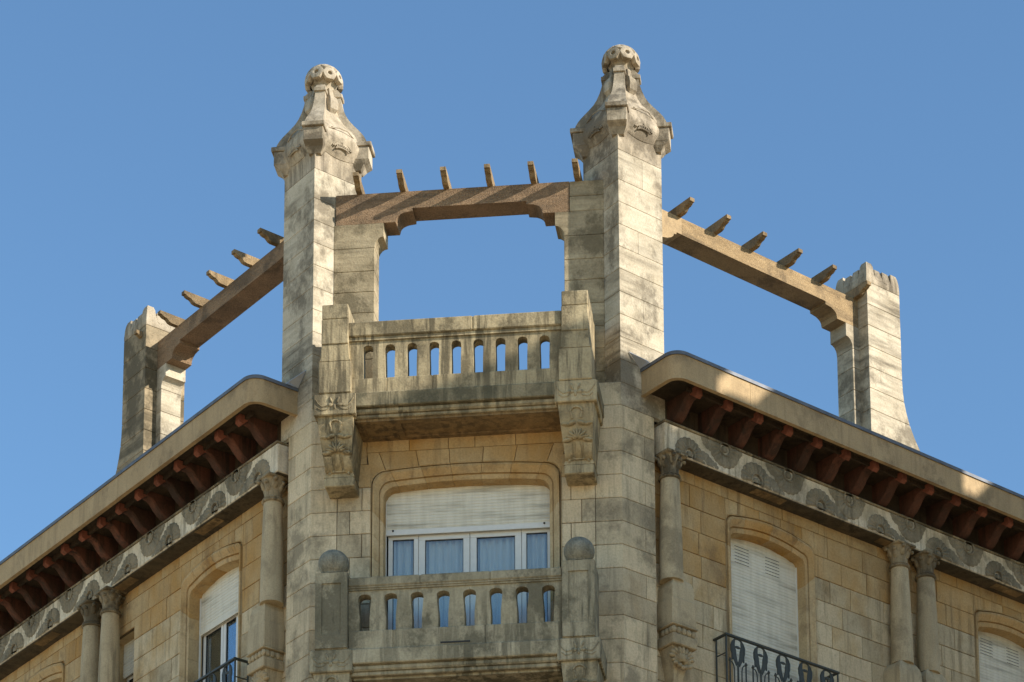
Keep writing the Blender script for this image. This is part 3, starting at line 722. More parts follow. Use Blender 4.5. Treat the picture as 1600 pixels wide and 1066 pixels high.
def fan(b, cx, cz, R, a0, a1, yf, dep, n=11, ring_=False):
    """half-flower relief: a low scalloped dome with radial grooves, a ring and a boss"""
    m_ = n * 4; rings = []
    for fr, dp in ((1.0, -0.004), (0.97, 0.55), (0.86, 0.85), (0.62, 1.0), (0.40, 0.92), (0.28, 0.55)):
        ring = []
        for k in range(m_ + 1):
            t = k / m_; a_ = RAD(a0 + (a1 - a0) * t); ph = abs(math.sin(math.pi * n * t))
            rr = R * fr * (1.0 + (0.045 * (ph - 0.6) if fr > 0.9 else 0.0)); dd = dep * dp * (0.45 + 0.55 * ph if 0.3 < fr < 0.98 else 1.0)
            ring.append((cx + math.cos(a_) * rr, yf - dd, cz + math.sin(a_) * rr))
        rings.append(ring)
    vs = [p for r in rings for p in r]; w_ = m_ + 1; fs = []
    for i in range(len(rings) - 1):
        for k in range(m_): fs.append((i * w_ + k, i * w_ + k + 1, (i + 1) * w_ + k + 1, (i + 1) * w_ + k))
    b.add(vs, fs)
    b.ell((cx, yf - dep * 0.2, cz), (R * 0.20, dep * 0.9, R * 0.20), None, 10, 5)
    if ring_: b.tube([(cx + R * 0.36 * math.cos(RAD(t)), yf - dep * 0.95, cz + R * 0.36 * math.sin(RAD(t))) for t in range(0, 361, 20)], R * 0.045, 5)

def iron_railing(parent, W, sx, u0, u1, yo, zt, h=1.0):
    a, c = sorted((sx * u0, sx * u1)); y = -yo
    b = B(); b.cbox(a - 0.02, c + 0.02, y - 0.025, y + 0.02, zt - 0.03, zt, 0.004)
    rl = part('railing', b, 'iron', parent, W)
    for xx in (a, c):
        b = B(); b.cbox(xx - 0.018, xx + 0.018, y + 0.021, YW + 0.0, zt - 0.03, zt, 0.004); part('side_rail', b, 'iron', rl, W)
        for yy in (y, YW - 0.05):
            b = B(); b.tube([(xx, yy, zt - h), (xx, yy, zt - 0.03)], 0.013, 8); part('rail_post', b, 'iron', rl, W)
        b = B(); b.tube([(xx, y, zt - 0.27), (xx, YW - 0.05, zt - 0.27)], 0.009, 6); part('side_bar', b, 'iron', rl, W)
    b = B(); b.cbox(a, c, y - 0.012, y + 0.012, zt - h, zt - h + 0.03, 0.004); part('bottom_rail', b, 'iron', rl, W)
    n = 5; pt = (c - a) / n
    for k in range(n):
        cx = a + pt * (k + 0.5)
        b = B()
        # leaf-shaped plate with two eyes, on a flaring stem
        out = []
        for j in range(13):
            t = j / 12; an = math.pi * t
            out.append((cx - 0.135 * math.cos(an) * (1.0 - 0.25 * (1 - math.sin(an))), zt - 0.20 + 0.165 * math.sin(an)))
        b.tube([(p[0], y, p[1]) for p in [(cx - 0.10, zt - 0.34)] + out + [(cx + 0.10, zt - 0.34)]], 0.012, 6)
        for sg in (-1, 1):
            pl = [(cx + sg * 0.006, zt - 0.36), (cx + sg * 0.03, zt - 0.27), (cx + sg * 0.035, zt - 0.20), (cx + sg * 0.055, zt - 0.13), (cx + sg * 0.05, zt - 0.055), (cx + sg * 0.10, zt - 0.075), (cx + sg * 0.128, zt - 0.14), (cx + sg * 0.125, zt - 0.22), (cx + sg * 0.09, zt - 0.31), (cx + sg * 0.03, zt - 0.42)]
            b.xz(pl, y - 0.006, y + 0.006)
        b.ell((cx, y, zt - 0.15), (0.05, 0.012, 0.022), None, 8, 5)
        b.tube([(cx, y, zt - h), (cx, y, zt - 0.36)], 0.014, 6)
        part('leaf_panel', b, 'iron', rl, W)
        for sg in (-1, 1):
            b = B(); b.tube([(cx + sg * 0.14, y, zt - h), (cx + sg * 0.14, y, zt - 0.33)], 0.011, 6); b.ell((cx + sg * 0.14, y, zt - 0.36), (0.022, 0.022, 0.022), None, 8, 5); part('bar', b, 'iron', rl, W)
            b = B(); b.tube([(cx + sg * 0.062, y, zt - h), (cx + sg * 0.066, y, zt - 0.48), (cx + sg * 0.075, y, zt - 0.42), (cx + sg * 0.10, y, zt - 0.385), (cx + sg * 0.14, y, zt - 0.375)], 0.009, 6); part('hoop', b, 'iron', rl, W)
    return rl

corbel_me = None; rafter_me = None
for sd_, (W, sx) in SIDE.items():
    c = CFG[sd_]; du = c['du']
    w1 = (1.91 + du, 3.54 + du); w2 = (c['w2'], c['w2'] + 1.63)
    holes = [(w1[0] + 0.02, w1[1] - 0.02, 16.0, 19.57), (w2[0] + 0.02, w2[1] - 0.02, 16.0, 19.57)]
    if c['narrow']: holes.append((c['narrow'][0], c['narrow'][1], 16.0, 19.24))
    wl = backing('wall', BLD, W, sx, YW + 0.018, YW + 0.3, 0.5, U_END, 0.0, 20.3, holes)
    ops = []
    for wi, (a, b_) in enumerate((w1, w2)):
        xc = sx * 0.5 * (a + b_); hw = 0.5 * (b_ - a)
        bb = B(); bb.box(*sorted((sx * (a + 0.05), sx * (b_ - 0.05))), YW + 0.33, YW + 0.36, 15.95, 16.0)
        wn = part('window', bb, 'pvc', BLD, W)
        po, _ = surround(wn, W, xc, YW, hw, 19.575, 0.13, 0.13, 16.0, 0.135, 0.235, 0.27, (-0.5, 0.03, 0.5), 'surround', 'ashlar_shelter')
        f0 = arch_fn(po, 0.5 * (a + b_), course(1))
        ops.append((a, b_, 19.575, f0))
        closed = sd_ == 'R'
        zb = 16.0 if closed else 18.64
        x0, x1 = sorted((sx * (a + 0.12), sx * (b_ - 0.12)))
        sh, bar = shutter(W, wn, x0, x1, YW + 0.24, 19.45, zb, pitch=0.046, bar=not closed)
        if bar: part('shutter_bar', bar, 'shutter', wn, W)
        for gx_ in (x0 - 0.012, x1 - 0.02):
            bb = B(); bb.box(gx_, gx_ + 0.032, YW + 0.22, YW + 0.25, 16.0, 19.3); part('shutter_guide', bb, 'pvc', wn, W)
        if closed:                               # ventilation slits near the top
            for gx in (0.27, 0.67):
                bb = B()
                for r_ in range(6):
                    z = 19.19 - r_ * 0.0468; xm = x0 + (x1 - x0) * gx
                    bb.box(xm - 0.13, xm + 0.13, YW + 0.2375, YW + 0.242, z, z + 0.007)
                part('vent_slits', bb, 'seal', wn, W)
        else:
            um = 0.5 * (a + b_)
            for p0, p1 in ((a + 0.13, um - 0.26), (um - 0.25, um + 0.14), (um + 0.15, b_ - 0.13)):
                pane_frame(wn, W, sx, p0, p1, YW + 0.29, 16.05, 18.70, 0.06)
        room(wn, W, sx, a + 0.1, b_ - 0.1, YW + 0.36, 16.0, 19.3)
    if c['narrow']:
        a, b_ = c['narrow']; bb = B(); bb.box(*sorted((sx * a, sx * b_)), YW + 0.33, YW + 0.36, 15.95, 16.0); wn = part('window', bb, 'pvc', BLD, W)
        x0, x1 = sorted((sx * a, sx * b_)); shutter(W, wn, x0 + 0.01, x1 - 0.01, YW + 0.2, 19.25, 18.72, bar=False)
        pane_frame(wn, W, sx, a + 0.01, b_ - 0.01, YW + 0.26, 16.05, 18.74, 0.05); room(wn, W, sx, a, b_, YW + 0.36, 16.0, 19.2)
        bb = B()
        for xx0, xx1 in ((x0, x0 + 0.006), (x1 - 0.006, x1)): bb.box(xx0, xx1, YW + 0.061, YW + 0.3, 16.0, 19.236)
        bb.box(x0, x1, YW + 0.061, YW + 0.3, 19.236, 19.24); part('reveal', bb, 'surround', wn, W)
        ops.append((a, b_, 19.24, lambda x: 19.24))
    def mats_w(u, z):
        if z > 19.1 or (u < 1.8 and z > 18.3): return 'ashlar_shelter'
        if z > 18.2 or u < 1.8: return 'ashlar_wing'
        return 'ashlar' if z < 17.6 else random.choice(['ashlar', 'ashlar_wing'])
    wall_stones(wl, W, sx, YW, YW + 0.06, 0.56, 11.0, -9, 3, ops, mats_w)
    bb = B(); bb.box(*sorted((sx * 11.004, sx * U_END)), YW, YW + 0.017, 0.1, 20.0); part('wall_facing', bb, 'ashlar_wing', wl, W)
    # dark band wall between frieze and soffit
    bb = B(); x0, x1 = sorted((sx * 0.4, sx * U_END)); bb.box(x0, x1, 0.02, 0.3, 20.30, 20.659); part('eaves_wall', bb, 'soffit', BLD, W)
    # frieze beam
    u0 = 0.64; x0, x1 = sorted((sx * u0, sx * U_END))
    bb = B(); bb.cbox(x0, x1, -0.12, YW + 0.02, 19.86, 20.265, 0.01); fz = part('frieze', bb, 'frieze', BLD, W)
    bb = B(); bb.cbox(*sorted((sx * (u0 - 0.012), sx * U_END)), -0.14, YW, 20.266, 20.297, 0.008); part('frieze_capping', bb, 'capital', fz, W)
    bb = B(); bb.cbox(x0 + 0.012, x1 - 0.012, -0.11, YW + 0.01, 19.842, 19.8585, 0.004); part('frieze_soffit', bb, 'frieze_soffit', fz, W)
    for k in range(5):
        um = 2.55 + k * 2.34
        if um > U_END - 0.5: break
        bb = B(); bb.cbox(*sorted((sx * (um - 0.28), sx * (um + 0.28))), -0.085, 0.06, 19.836, 19.8415, 0.002); part('soffit_panel', bb, 'soffit_stone', fz, W)
    for k in range(13):                            # carved flower-cloud reliefs
        um = 1.05 + 1.17 * k
        for up_ in (False, True):
            bb = B(); cu = sx * (um + (0.60 if up_ else 0.0) + jit(0.035)); q1, q2, q3 = 1 + jit(0.12), 1 + jit(0.12), 1 + jit(0.08); yf = -0.121
            if not up_:
                fan(bb, cu + sx * 0.42, 19.872, 0.11 * q1, 0, 180, yf + 0.006, 0.012, 5); fan(bb, cu + sx * 0.25, 19.872, 0.18 * q2, 0, 180, yf + 0.003, 0.016, 7); fan(bb, cu, 19.92, 0.255 * q3, -12, 192, yf, 0.032, 11, True)
            else:
                fan(bb, cu - sx * 0.24, 20.262, 0.16 * q1, -180, 0, yf + 0.005, 0.014, 7); fan(bb, cu + sx * 0.20, 20.262, 0.13 * q2, -180, 0, yf + 0.005, 0.014, 5); fan(bb, cu, 20.20, 0.27 * q3, -195, 15, yf + 0.002, 0.028, 11, True)
            # keep the relief inside the band
            bb.v = [(x, y, min(max(z, 19.872), 20.262)) for x, y, z in bb.v]
            part('rosette', bb, 'rosette', fz, W, smooth=50)
    # cornice: slab, fascia, lead
    r_ = 0.20; ue = 0.35; of = 0.70
    pth = [(ue, 0.0), (ue, of - r_)] + [(ue + r_ - r_ * math.cos(RAD(a_)), of - r_ + r_ * math.sin(RAD(a_))) for a_ in range(10, 91, 10)] + [(U_END, of)]
    def sweep(prof, path=None):
        rings = []; path = path or pth
        for i, (uu, oo) in enumerate(path):
            p0 = Vector(path[max(i - 1, 0)]); p2 = Vector(path[min(i + 1, len(path) - 1)]); dd = (p2 - p0).normalized(); nn = Vector((dd.y, -dd.x))   # inward
            rings.append([(sx * (uu + nn.x * d_), -(oo + nn.y * d_), z) for d_, z in prof])
        return B().loft(rings)
    lens = [pth[:-1] + [(1.75 + jit(0.3), of)]]
    while lens[-1][-1][0] < U_END - 2.8:
        e_ = lens[-1][-1][0]; lens.append([(e_ + 0.004, of), (e_ + 2.3 + jit(0.25), of)])
    lens.append([(lens[-1][-1][0] + 0.004, of), (U_END, of)])
    bb = B(); inner = [(uu + (0.03 if i < 2 else 0.012), oo - (0.03 if i > 5 else 0.0)) for i, (uu, oo) in enumerate(pth)]
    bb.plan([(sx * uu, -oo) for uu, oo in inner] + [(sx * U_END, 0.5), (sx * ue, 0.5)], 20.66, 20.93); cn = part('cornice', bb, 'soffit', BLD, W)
    for lp in lens:
        dz_ = jit(0.004); fc = part('fascia', sweep([(0, 20.60 + dz_), (0, 20.935), (0.05, 20.935), (0.05, 20.575 + dz_), (-0.012, 20.575 + dz_), (-0.012, 20.592 + dz_)], lp), 'fascia', cn, W, smooth=30)
    part('lead_edge', sweep([(-0.018, 20.915), (-0.018, 20.962), (0.0, 20.975), (0.62, 21.02), (0.62, 20.937), (-0.004, 20.937), (-0.004, 20.915)]), 'lead', cn, W, smooth=30)
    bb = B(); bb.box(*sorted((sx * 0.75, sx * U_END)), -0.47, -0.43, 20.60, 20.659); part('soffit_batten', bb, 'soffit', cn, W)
    bb = B(); p_ = [(ue - 0.03, 0.012, 20.955), (ue - 0.03, 0.20, 20.955), (ue - 0.03, 0.16, 21.0), (ue - 0.22, 0.014, 21.13)]
    vv = [(sx * u_, -o_, z_) for u_, o_, z_ in p_]; vv += [(x_ + sx * 0.012, y_, z_ + 0.008) for x_, y_, z_ in vv]
    bb.add(vv, [(0, 1, 2, 3), (4, 5, 6, 7), (0, 1, 5, 4), (1, 2, 6, 5), (2, 3, 7, 6), (3, 0, 4, 7)]); part('flashing', bb, 'lead_pale', cn, W)
    if corbel_me is None:
        bb = B()
        prof = [(-0.05, 20.655), (0.40, 20.655), (0.44, 20.60), (0.41, 20.575), (0.36, 20.56), (0.31, 20.515), (0.25, 20.44), (0.18, 20.375), (0.10, 20.335), (0.02, 20.325), (-0.05, 20.34)]
        rr = []
        for hw, e in ((0.055, 0.012), (0.075, 0.0)): rr.append((hw, e))
        rings = []
        for xq, e in ((-0.078, 0.012), (-0.060, 0.0), (0.060, 0.0), (0.078, 0.012)):
            rings.append([(xq, -o_ + (e if 0 < i < 9 else 0), z + (e if 3 < i < 10 else 0)) for i, (o_, z) in enumerate(prof)])
        bb.loft(rings)
        bb.yz([(-0.38, 20.655), (-0.55, 20.655), (-0.555, 20.545), (-0.50, 20.515), (-0.455, 20.555), (-0.40, 20.59)], -0.05, 0.05)
        bb.v = [(x, y, z - 20.5) for x, y, z in bb.v]
        corbel_me = bb.mesh('corbel', 30); corbel_me.materials.append(M['corbel']); corbel_me.materials.append(M['corbel_tip'])
        for p in corbel_me.polygons:
            if p.center.y < -0.452: p.material_index = 1
    for k in range(30):
        u = c['corb'] + 0.5375 * k
        if u < U_END - 0.3: put('corbel', corbel_me, None, cn, W @ T((sx * u, 0, 20.5)))
    # columns and their supports
    column(BLD, W, sx, c['col'], 0.03, 19.858, 18.06, 0.126, 0.158)
    for u in c['tw']:
        cl = column(BLD, W, sx, u, 0.03, 19.858, 18.06, 0.126, 0.160)
        x = sx * u; bb = B()
        bb.loft([[(x - h, 0.03 - 0.03 - h2, z), (x + h, 0.03 - 0.03 - h2, z), (x + h, YW - 0.002, z), (x - h, YW - 0.002, z)] for h, h2, z in ((0.22, 0.19, 17.2), (0.22, 0.19, 17.82), (0.215, 0.185, 17.92), (0.195, 0.17, 17.99), (0.16, 0.15, 18.04), (0.13, 0.13, 18.07))])
        part('pedestal', bb, 'column', cl, W, smooth=25)
    up0, up1 = c['ped'] - 0.205, c['ped'] + 0.205; xa, xb = sorted((sx * up0, sx * up1)); xm = 0.5 * (xa + xb)
    bb = B()
    bb.loft([[(xa + d_, -f_, z), (xb - d_, -f_, z), (xb - d_, YW - 0.002, z), (xa + d_, YW - 0.002, z)] for d_, f_, z in ((0.02, 0.155, 17.80), (0.022, 0.15, 17.98), (0.05, 0.135, 18.06), (0.075, 0.115, 18.08))])
    pdm = part('pedestal', bb, 'column', BLD, W)
    bb = B(); bb.cbox(xa, xb, -0.175, YW - 0.001, 17.43, 17.797, 0.012); part('pedestal_block', bb, 'column', pdm, W)
    bb = B(); bb.cbox(xa - 0.012, xb + 0.012, -0.19, YW - 0.001, 17.405, 17.429, 0.004)
    for k in range(5):
        bb.ell((xa + 0.04 + (xb - xa - 0.08) * k / 4, -0.145, 17.35), (0.042, 0.035, 0.05))
    for k in range(3):
        for xe in (xa + 0.03, xb - 0.03): bb.ell((xe, -0.10 + 0.08 * k, 17.35), (0.03, 0.042, 0.05))
    bb.cbox(xa + 0.03, xb - 0.03, -0.14, YW - 0.001, 17.29, 17.404, 0.01)
    part('egg_moulding', bb, 'column', pdm, W, smooth=50)
    bb = B(); bb.cbox(xa - 0.004, xb + 0.004, -0.18, YW - 0.001, 17.14, 17.289, 0.012); part('pedestal_foot', bb, 'column', pdm, W)
    bb = B(); y_ = 0.02
    bb.loft([[(xm - h, y_ - h2, z), (xm + h, y_ - h2, z), (xm + h, YW - 0.002, z), (xm - h, YW - 0.002, z)] for h, h2, z in ((0.03, 0.0, 16.4), (0.07, 0.03, 16.7), (0.12, 0.10, 16.95), (0.17, 0.13, 17.139))])
    for k in range(9):
        a_ = -80 + 20 * k; L = 0.12
        for L, rr_, zo in ((0.10, 0.05, 0.0), (0.15, 0.045, 0.05)):
            cx = xm + math.sin(RAD(a_)) * L; cz = 16.93 + zo + math.cos(RAD(a_)) * L * 0.75
            bb.ell((cx, -0.09 - 0.03 * math.cos(RAD(a_)), cz), (0.028, 0.045, 0.065), Matrix.Rotation(RAD(a_), 3, 'Y'), 8, 6)
    for k in range(5):
        bb.ell((xm - 0.12 + 0.06 * k, -0.12, 16.90 - 0.02 * (2 - abs(k - 2))), (0.036, 0.04, 0.03))
    part('leaf_bracket', bb, 'column', pdm, W, smooth=50)
    iron_railing(BLD, W, sx, 1.66, 3.68, 0.10, 17.57)

# flat roof behind the cornices
b = B(); b.plan([(-2.0, 0.3), (2.0, 0.3), (14.0, 12.3), (0, 24), (-14.0, 12.3)], 20.2, 20.32); part('roof', b, 'lead', BLD, FC)

# ---------------------------------------------------------------- roof pergola
PG = thing('roof_pergola', 'stone roof pergola of two tall capped towers, end piers, beams and rafters', 'pergola', (0, 0.5, 20.3))
HS = 0.375; YT = 0.53
fin_me = None
def finial_mesh():
    b = B(); rz = 0.225; R_ = 0.235
    b.lathe([(0.115, -0.25), (0.125, -0.17), (0.15, -0.09), (0.185, -0.03), (0.215, 0.01)] + [(R_ * math.cos(RAD(a_)), rz * math.sin(RAD(a_))) for a_ in range(16, 88, 8)] + [(0.01, rz)], 24)
    def plate(th, ph):
        th += jit(0.06); ph += jit(0.07); kk = 1 + jit(0.08)
        d = Vector((math.sin(th) * math.cos(ph), math.sin(th) * math.sin(ph), math.cos(th)))
        c_ = Vector((d.x * R_, d.y * R_, d.z * rz)); nrm = Vector((d.x / R_, d.y / R_, d.z / rz)).normalized()
        t1 = nrm.cross(Vector((0, 0, 1)));
        if t1.length < 0.1: t1 = Vector((1, 0, 0))
        t1.normalize(); t2 = nrm.cross(t1)
        n = 12; rings = []
        for r_, h in ((0.092, -0.055), (0.102, -0.01), (0.096, 0.014), (0.044, 0.026), (0.031, 0.020), (0.027, -0.03)):
            ring = []
            for k in range(n):
                a_ = 2 * math.pi * k / n; hx = 1.0 if r_ < 0.05 else (1.0 if k % 2 == 0 else 0.90)
                ring.append(c_ + (t1 * math.cos(a_) + t2 * math.sin(a_)) * r_ * hx * kk + nrm * h)
            rings.append(ring)
        b.loft(rings, False, False)
    plate(0.0, 0)
    for k in range(6): plate(RAD(43), 2 * math.pi * k / 6 + 0.3)
    for k in range(8): plate(RAD(84), 2 * math.pi * k / 8 + 0.1)
    return b.mesh('finial', 40)

def tower(sxx):
    W = T((sxx * HC, YT, 0)) @ Matrix.Rotation(RAD(45), 4, 'Z')
    b = B(); b.box(-HS + 0.014, HS - 0.014, -HS + 0.014, HS - 0.014, 20.3, 24.0)
    tw = part('tower', b, 'mortar_pale', PG, W)
    tops = [course(k) for k in range(4, 15)] + [24.06]
    for k, (z0, z1) in enumerate(zip(tops[:-1], tops[1:])):
        g = 0.0015
        pieces = [[(-HS, -HS), (HS, -HS), (HS, HS), (-HS, HS)]]
        if k % 3 == 1:
            f_ = 0.06 + jit(0.12)
            # two stones, the vertical joint showing on the street faces
            pieces = [[(-HS, -HS), (f_ - 0.002, -HS), (f_ - 0.002, HS), (-HS, HS)], [(f_ + 0.002, -HS), (HS, -HS), (HS, HS), (f_ + 0.002, HS)]]
        if k in (1, 2):
            f_ = -0.02 if k == 1 else 0.1
            pieces = [[(-HS, -HS), (HS, -HS), (HS, f_ - 0.002), (-HS, f_ - 0.002)], [(-HS, f_ + 0.002), (HS, f_ + 0.002), (HS, HS), (-HS, HS)]]
        for pz in pieces:
            j = jit(0.002)
            bb = B(); bb.plan(pz, z0 + g, z1 - g, 0.005); part('stone', bb, 'tower', tw, W)
    # swelling cap
    prof = [(24.062, 0.375), (24.22, 0.376), (24.32, 0.385), (24.40, 0.405), (24.48, 0.425), (24.58, 0.435), (24.68, 0.425), (24.78, 0.385), (24.88, 0.325), (24.98, 0.265), (25.08, 0.222), (25.18, 0.195), (25.28, 0.172), (25.38, 0.15), (25.48, 0.132), (25.56, 0.125)]
    rings = []
    for z, h in prof:
        ring = []
        cr = 0.0 if z < 24.3 else min(0.10, (z - 24.3) * 0.35)
        for (ax, ay) in ((-1, -1), (1, -1), (1, 1), (-1, 1)):
            ring += [(ax * h, ay * h)]
        pts = []
        for i in range(4):
            p, p2 = Vector(ring[i]), Vector(ring[(i + 1) % 4])
            for t in (0.0, 0.25, 0.5, 0.75):
                v = p.lerp(p2, t); n_ = Vector(((p2 - p).y, -(p2 - p).x)).normalized()
                bul = 0.16 * h * (1 - (2 * t - 1) ** 2) if z > 24.35 else 0
                if z > 24.95: v = v * (1 - 0.12 * (abs(2 * t - 1) ** 2))
                pts.append((*(v + n_ * bul * min(1, (z - 24.3) * 4) * (0.5 if z < 25 else 0.3)), z))
        rings.append(pts)
    bb = B(); bb.loft(rings); part('cap', bb, 'cap', tw, W, smooth=38)
    for k in range(4):
        Wd = W @ Matrix.Rotation(RAD(45 + 90 * k), 4, 'Z')          # local x points out along a diagonal
        bb = B()
        bb.cbox(0.40, 0.655, -0.135, 0.135, 24.40, 24.595, 0.008)
        bb.loft([[(0.45, -0.135, 24.40), (0.655, -0.135, 24.40), (0.655, 0.135, 24.40), (0.45, 0.135, 24.40)], [(0.44, -0.12, 24.35), (0.585, -0.12, 24.35), (0.585, 0.12, 24.35), (0.44, 0.12, 24.35)], [(0.44, -0.08, 24.27), (0.535, -0.08, 24.27), (0.535, 0.08, 24.27), (0.44, 0.08, 24.27)]])
        bb.cbox(0.40, 0.690, -0.155, 0.155, 24.597, 24.662, 0.008)
        part('pendant', bb, 'cap', tw, Wd)
        pr = [(24.655, 0.625, 0.135), (24.70, 0.612, 0.13), (24.76, 0.582, 0.122), (24.82, 0.54, 0.115), (24.88, 0.49, 0.107), (24.95, 0.43, 0.10), (25.02, 0.375, 0.092), (25.10, 0.33, 0.085), (25.20, 0.29, 0.078), (25.30, 0.262, 0.072), (25.42, 0.24, 0.066)]
        bb = B(); bb.loft([[(0.05, -h, z), (d_, -h, z), (d_, h, z), (0.05, h, z)] for z, d_, h in pr])
        bb.cbox(0.10, 0.268, -0.082, 0.082, 25.40, 25.46, 0.006)
        bb.loft([[(0.1, -0.07, 25.46), (0.25, -0.07, 25.46), (0.25, 0.07, 25.46), (0.1, 0.07, 25.46)], [(0.1, -0.055, 25.54), (0.19, -0.055, 25.54), (0.19, 0.055, 25.54), (0.1, 0.055, 25.54)]])
        part('rib', bb, 'cap', tw, Wd, smooth=30)
        Wf = W @ Matrix.Rotation(RAD(90 * k), 4, 'Z')               # local -y is a face
        # shield: swelling panel with a drooping lower edge
        n = 16; mrow = 7; rows = []
        for i in range(n + 1):
            a_ = -0.345 + 0.69 * i / n; e = abs(a_) / 0.345
            zl = 24.325 + 0.07 * e * e; zh = 24.80 - 0.05 * e
            row = []
            for j in range(mrow + 1):
                t = j / mrow; z = zl + (zh - zl) * t
                base = 0.385 + (0.05 * min(1, max(0, (z - 24.3) / 0.2))) - max(0, z - 24.66) * 0.55
                sw = 0.040 * (math.sin(math.pi * min(1, t * 1.15 + 0.02)) ** 0.9 if t < 0.9 else 0.0) * (1 - 0.45 * e * e)
                row.append((a_, -(base + max(0, sw)), z))
            rows.append(row)
        vs = [p for r in rows for p in r]; fs = []
        for i in range(n):
            for j in range(mrow):
                fs.append((i * (mrow + 1) + j, (i + 1) * (mrow + 1) + j, (i + 1) * (mrow + 1) + j + 1, i * (mrow + 1) + j + 1))
        low = [(r[0][0], -0.34, r[0][2] + 0.01) for r in rows]; o_ = len(vs); vs += low
        for i in range(n): fs.append((i * (mrow + 1), o_ + i, o_ + i + 1, (i + 1) * (mrow + 1)))
        bb = B(); bb.add(vs, fs)
        # eye-like carving: brow, lashes and a pouch
        def arc(r1, r2, zc, yq, w_, a0=20, a1=160):
            bb.tube([(r1 * math.cos(RAD(t)), yq, zc + r2 * math.sin(RAD(t))) for t in range(a0, a1 + 1, 10)], w_, 5)
        yq = -0.470
        arc(0.135, 0.075, 24.42, yq - 0.002, 0.011); arc(0.15, 0.11, 24.43, yq + 0.004, 0.010, 10, 170); arc(0.10, 0.035, 24.415, yq, 0.012, 0, 180)
        for t in range(35, 146, 18): bb.box(0.105 * math.cos(RAD(t)) - 0.006, 0.105 * math.cos(RAD(t)) + 0.006, yq - 0.014, yq + 0.03, 24.42 + 0.04 * math.sin(RAD(t)), 24.42 + 0.075 * math.sin(RAD(t)))
        bb.ell((0, yq, 24.52), (0.014, 0.02, 0.022))
        for kx in range(5): bb.ell((-0.16 + 0.02 * kx, -0.455 + 0.008 * kx, 24.72 + 0.012 * (kx % 2)), (0.009, 0.014, 0.012), None, 6, 4)
        bb.tube([(-0.20, -0.445, 24.70), (-0.05, -0.475, 24.735), (0.08, -0.475, 24.735), (0.20, -0.445, 24.69)], 0.008, 5)
        part('carved_shield', bb, 'cap', tw, Wf, smooth=55)
        bb = B(); bb.loft([[(-h, -0.12, z), (-h * 0.7, -d_, z), (h * 0.7, -d_, z), (h, -0.12, z)] for z, h, d_ in ((25.10, 0.05, 0.21), (25.16, 0.085, 0.262), (25.26, 0.09, 0.268), (25.35, 0.075, 0.24), (25.39, 0.05, 0.20), (25.52, 0.035, 0.165))])
        part('leaf', bb, 'cap', tw, Wf, smooth=30)
    global fin_me
    if fin_me is None:
        fin_me = finial_mesh(); fin_me.materials.append(M['cap'])
    put('finial', fin_me, None, tw, T((sxx * HC, YT, 25.672)) @ Matrix.Rotation(RAD(20 * sxx), 4, 'Z'))
    return tw
TWR = {1: tower(1), -1: tower(-1)}

def rafters(W, us, sx, y0, z0, parent):
    global rafter_me
    if rafter_me is None:
        b = B(); b.yz([(0.30, 0.0), (-0.10, 0.0), (-0.14, 0.012), (-0.17, 0.042), (-0.19, 0.055), (-0.225, 0.058), (-0.255, 0.072), (-0.27, 0.088), (-0.30, 0.088), (-0.30, 0.14), (0.30, 0.14)], -0.039, 0.039)
        rafter_me = b.mesh('rafter'); rafter_me.materials.append(M['rafter'])
    for u in us: put('rafter', rafter_me, None, parent, W @ T((sx * u, y0, z0)) @ Matrix.Rotation(RAD(jit(1.2)), 4, 'Z'))

ZB, ZU, ZH = 23.76, 23.51, 23.315
def haunch(j, s):
    """underside steps from the soffit of the beam to the jamb at x=j; s=+1 when the opening lies at +x of the jamb"""
    return [(j + s * 0.51, ZU), (j + s * 0.51, ZU - 0.045), (j + s * 0.475, ZU - 0.05)] + \
           [(j + s * (0.475 - 0.18 * math.sin(RAD(a_))), ZU - 0.05 - 0.11 * (1 - math.cos(RAD(a_)))) for a_ in (25, 45, 60, 75, 90)] + \
           [(j + s * 0.285, ZH)]
def beam(W, sx, u0, u1, j0, j1, y0, y1, mat):
    pts = [(u0, ZB), (u0, ZH if j0 is not None else ZU)] + ([(j0 + 0.12, ZH)] if j0 is not None else []) + (haunch(j0, 1)[::-1] if j0 is not None else []) + (haunch(j1, -1) if j1 is not None else []) + ([(j1 - 0.12, ZH)] if j1 is not None else []) + [(u1, ZH), (u1, ZB)]
    b = B(); b.xz([(sx * x, z) for x, z in pts], y0, y1); return part('beam', b, mat, PG, W)
def arm(W, sx, j, ub, s, y0, y1, zlow, parent=PG, mat='arm'):
    """stone jamb carrying the beam end; s=+1 when the opening is on the +u side"""
    a, c = sorted((j, ub))
    b = B(); b.box(*sorted((sx * (a + 0.012), sx * (c - 0.012))), y0 + 0.012, y1 - 0.012, zlow, ZH - 0.01); am = part('arm', b, 'mortar_pale', parent, W)
    pts = [(ub, ZH - 0.003), (j + s * 0.12, ZH - 0.003), (j + s * 0.12, ZH - 0.20)] + [(j + s * (0.12 - 0.12 * math.sin(RAD(a_))), ZH - 0.20 - 0.14 * (1 - math.cos(RAD(a_)))) for a_ in (20, 40, 60, 75, 90)] + [(j, ZH - 0.355), (ub, ZH - 0.355)]
    b = B(); b.xz([(sx * x, z) for x, z in pts], y0, y1); part('corbel_stone', b, mat, am, W)
    zs = [ZH - 0.358]
    while zs[-1] > zlow: zs.append(zs[-1] - 0.33 + jit(0.03))
    for z1, z0 in zip(zs[:-1], zs[1:]):
        b = B(); b.cbox(*sorted((sx * a, sx * c)), y0, y1, z0 + 0.0025, z1 - 0.0025, 0.005); part('stone', b, mat, am, W)
    return am
YB0, YB1 = 0.22, 0.54
bm_c = beam(FC, 1, -1.80, 1.365, -1.27, 1.29, YB0, YB1, 'beam')
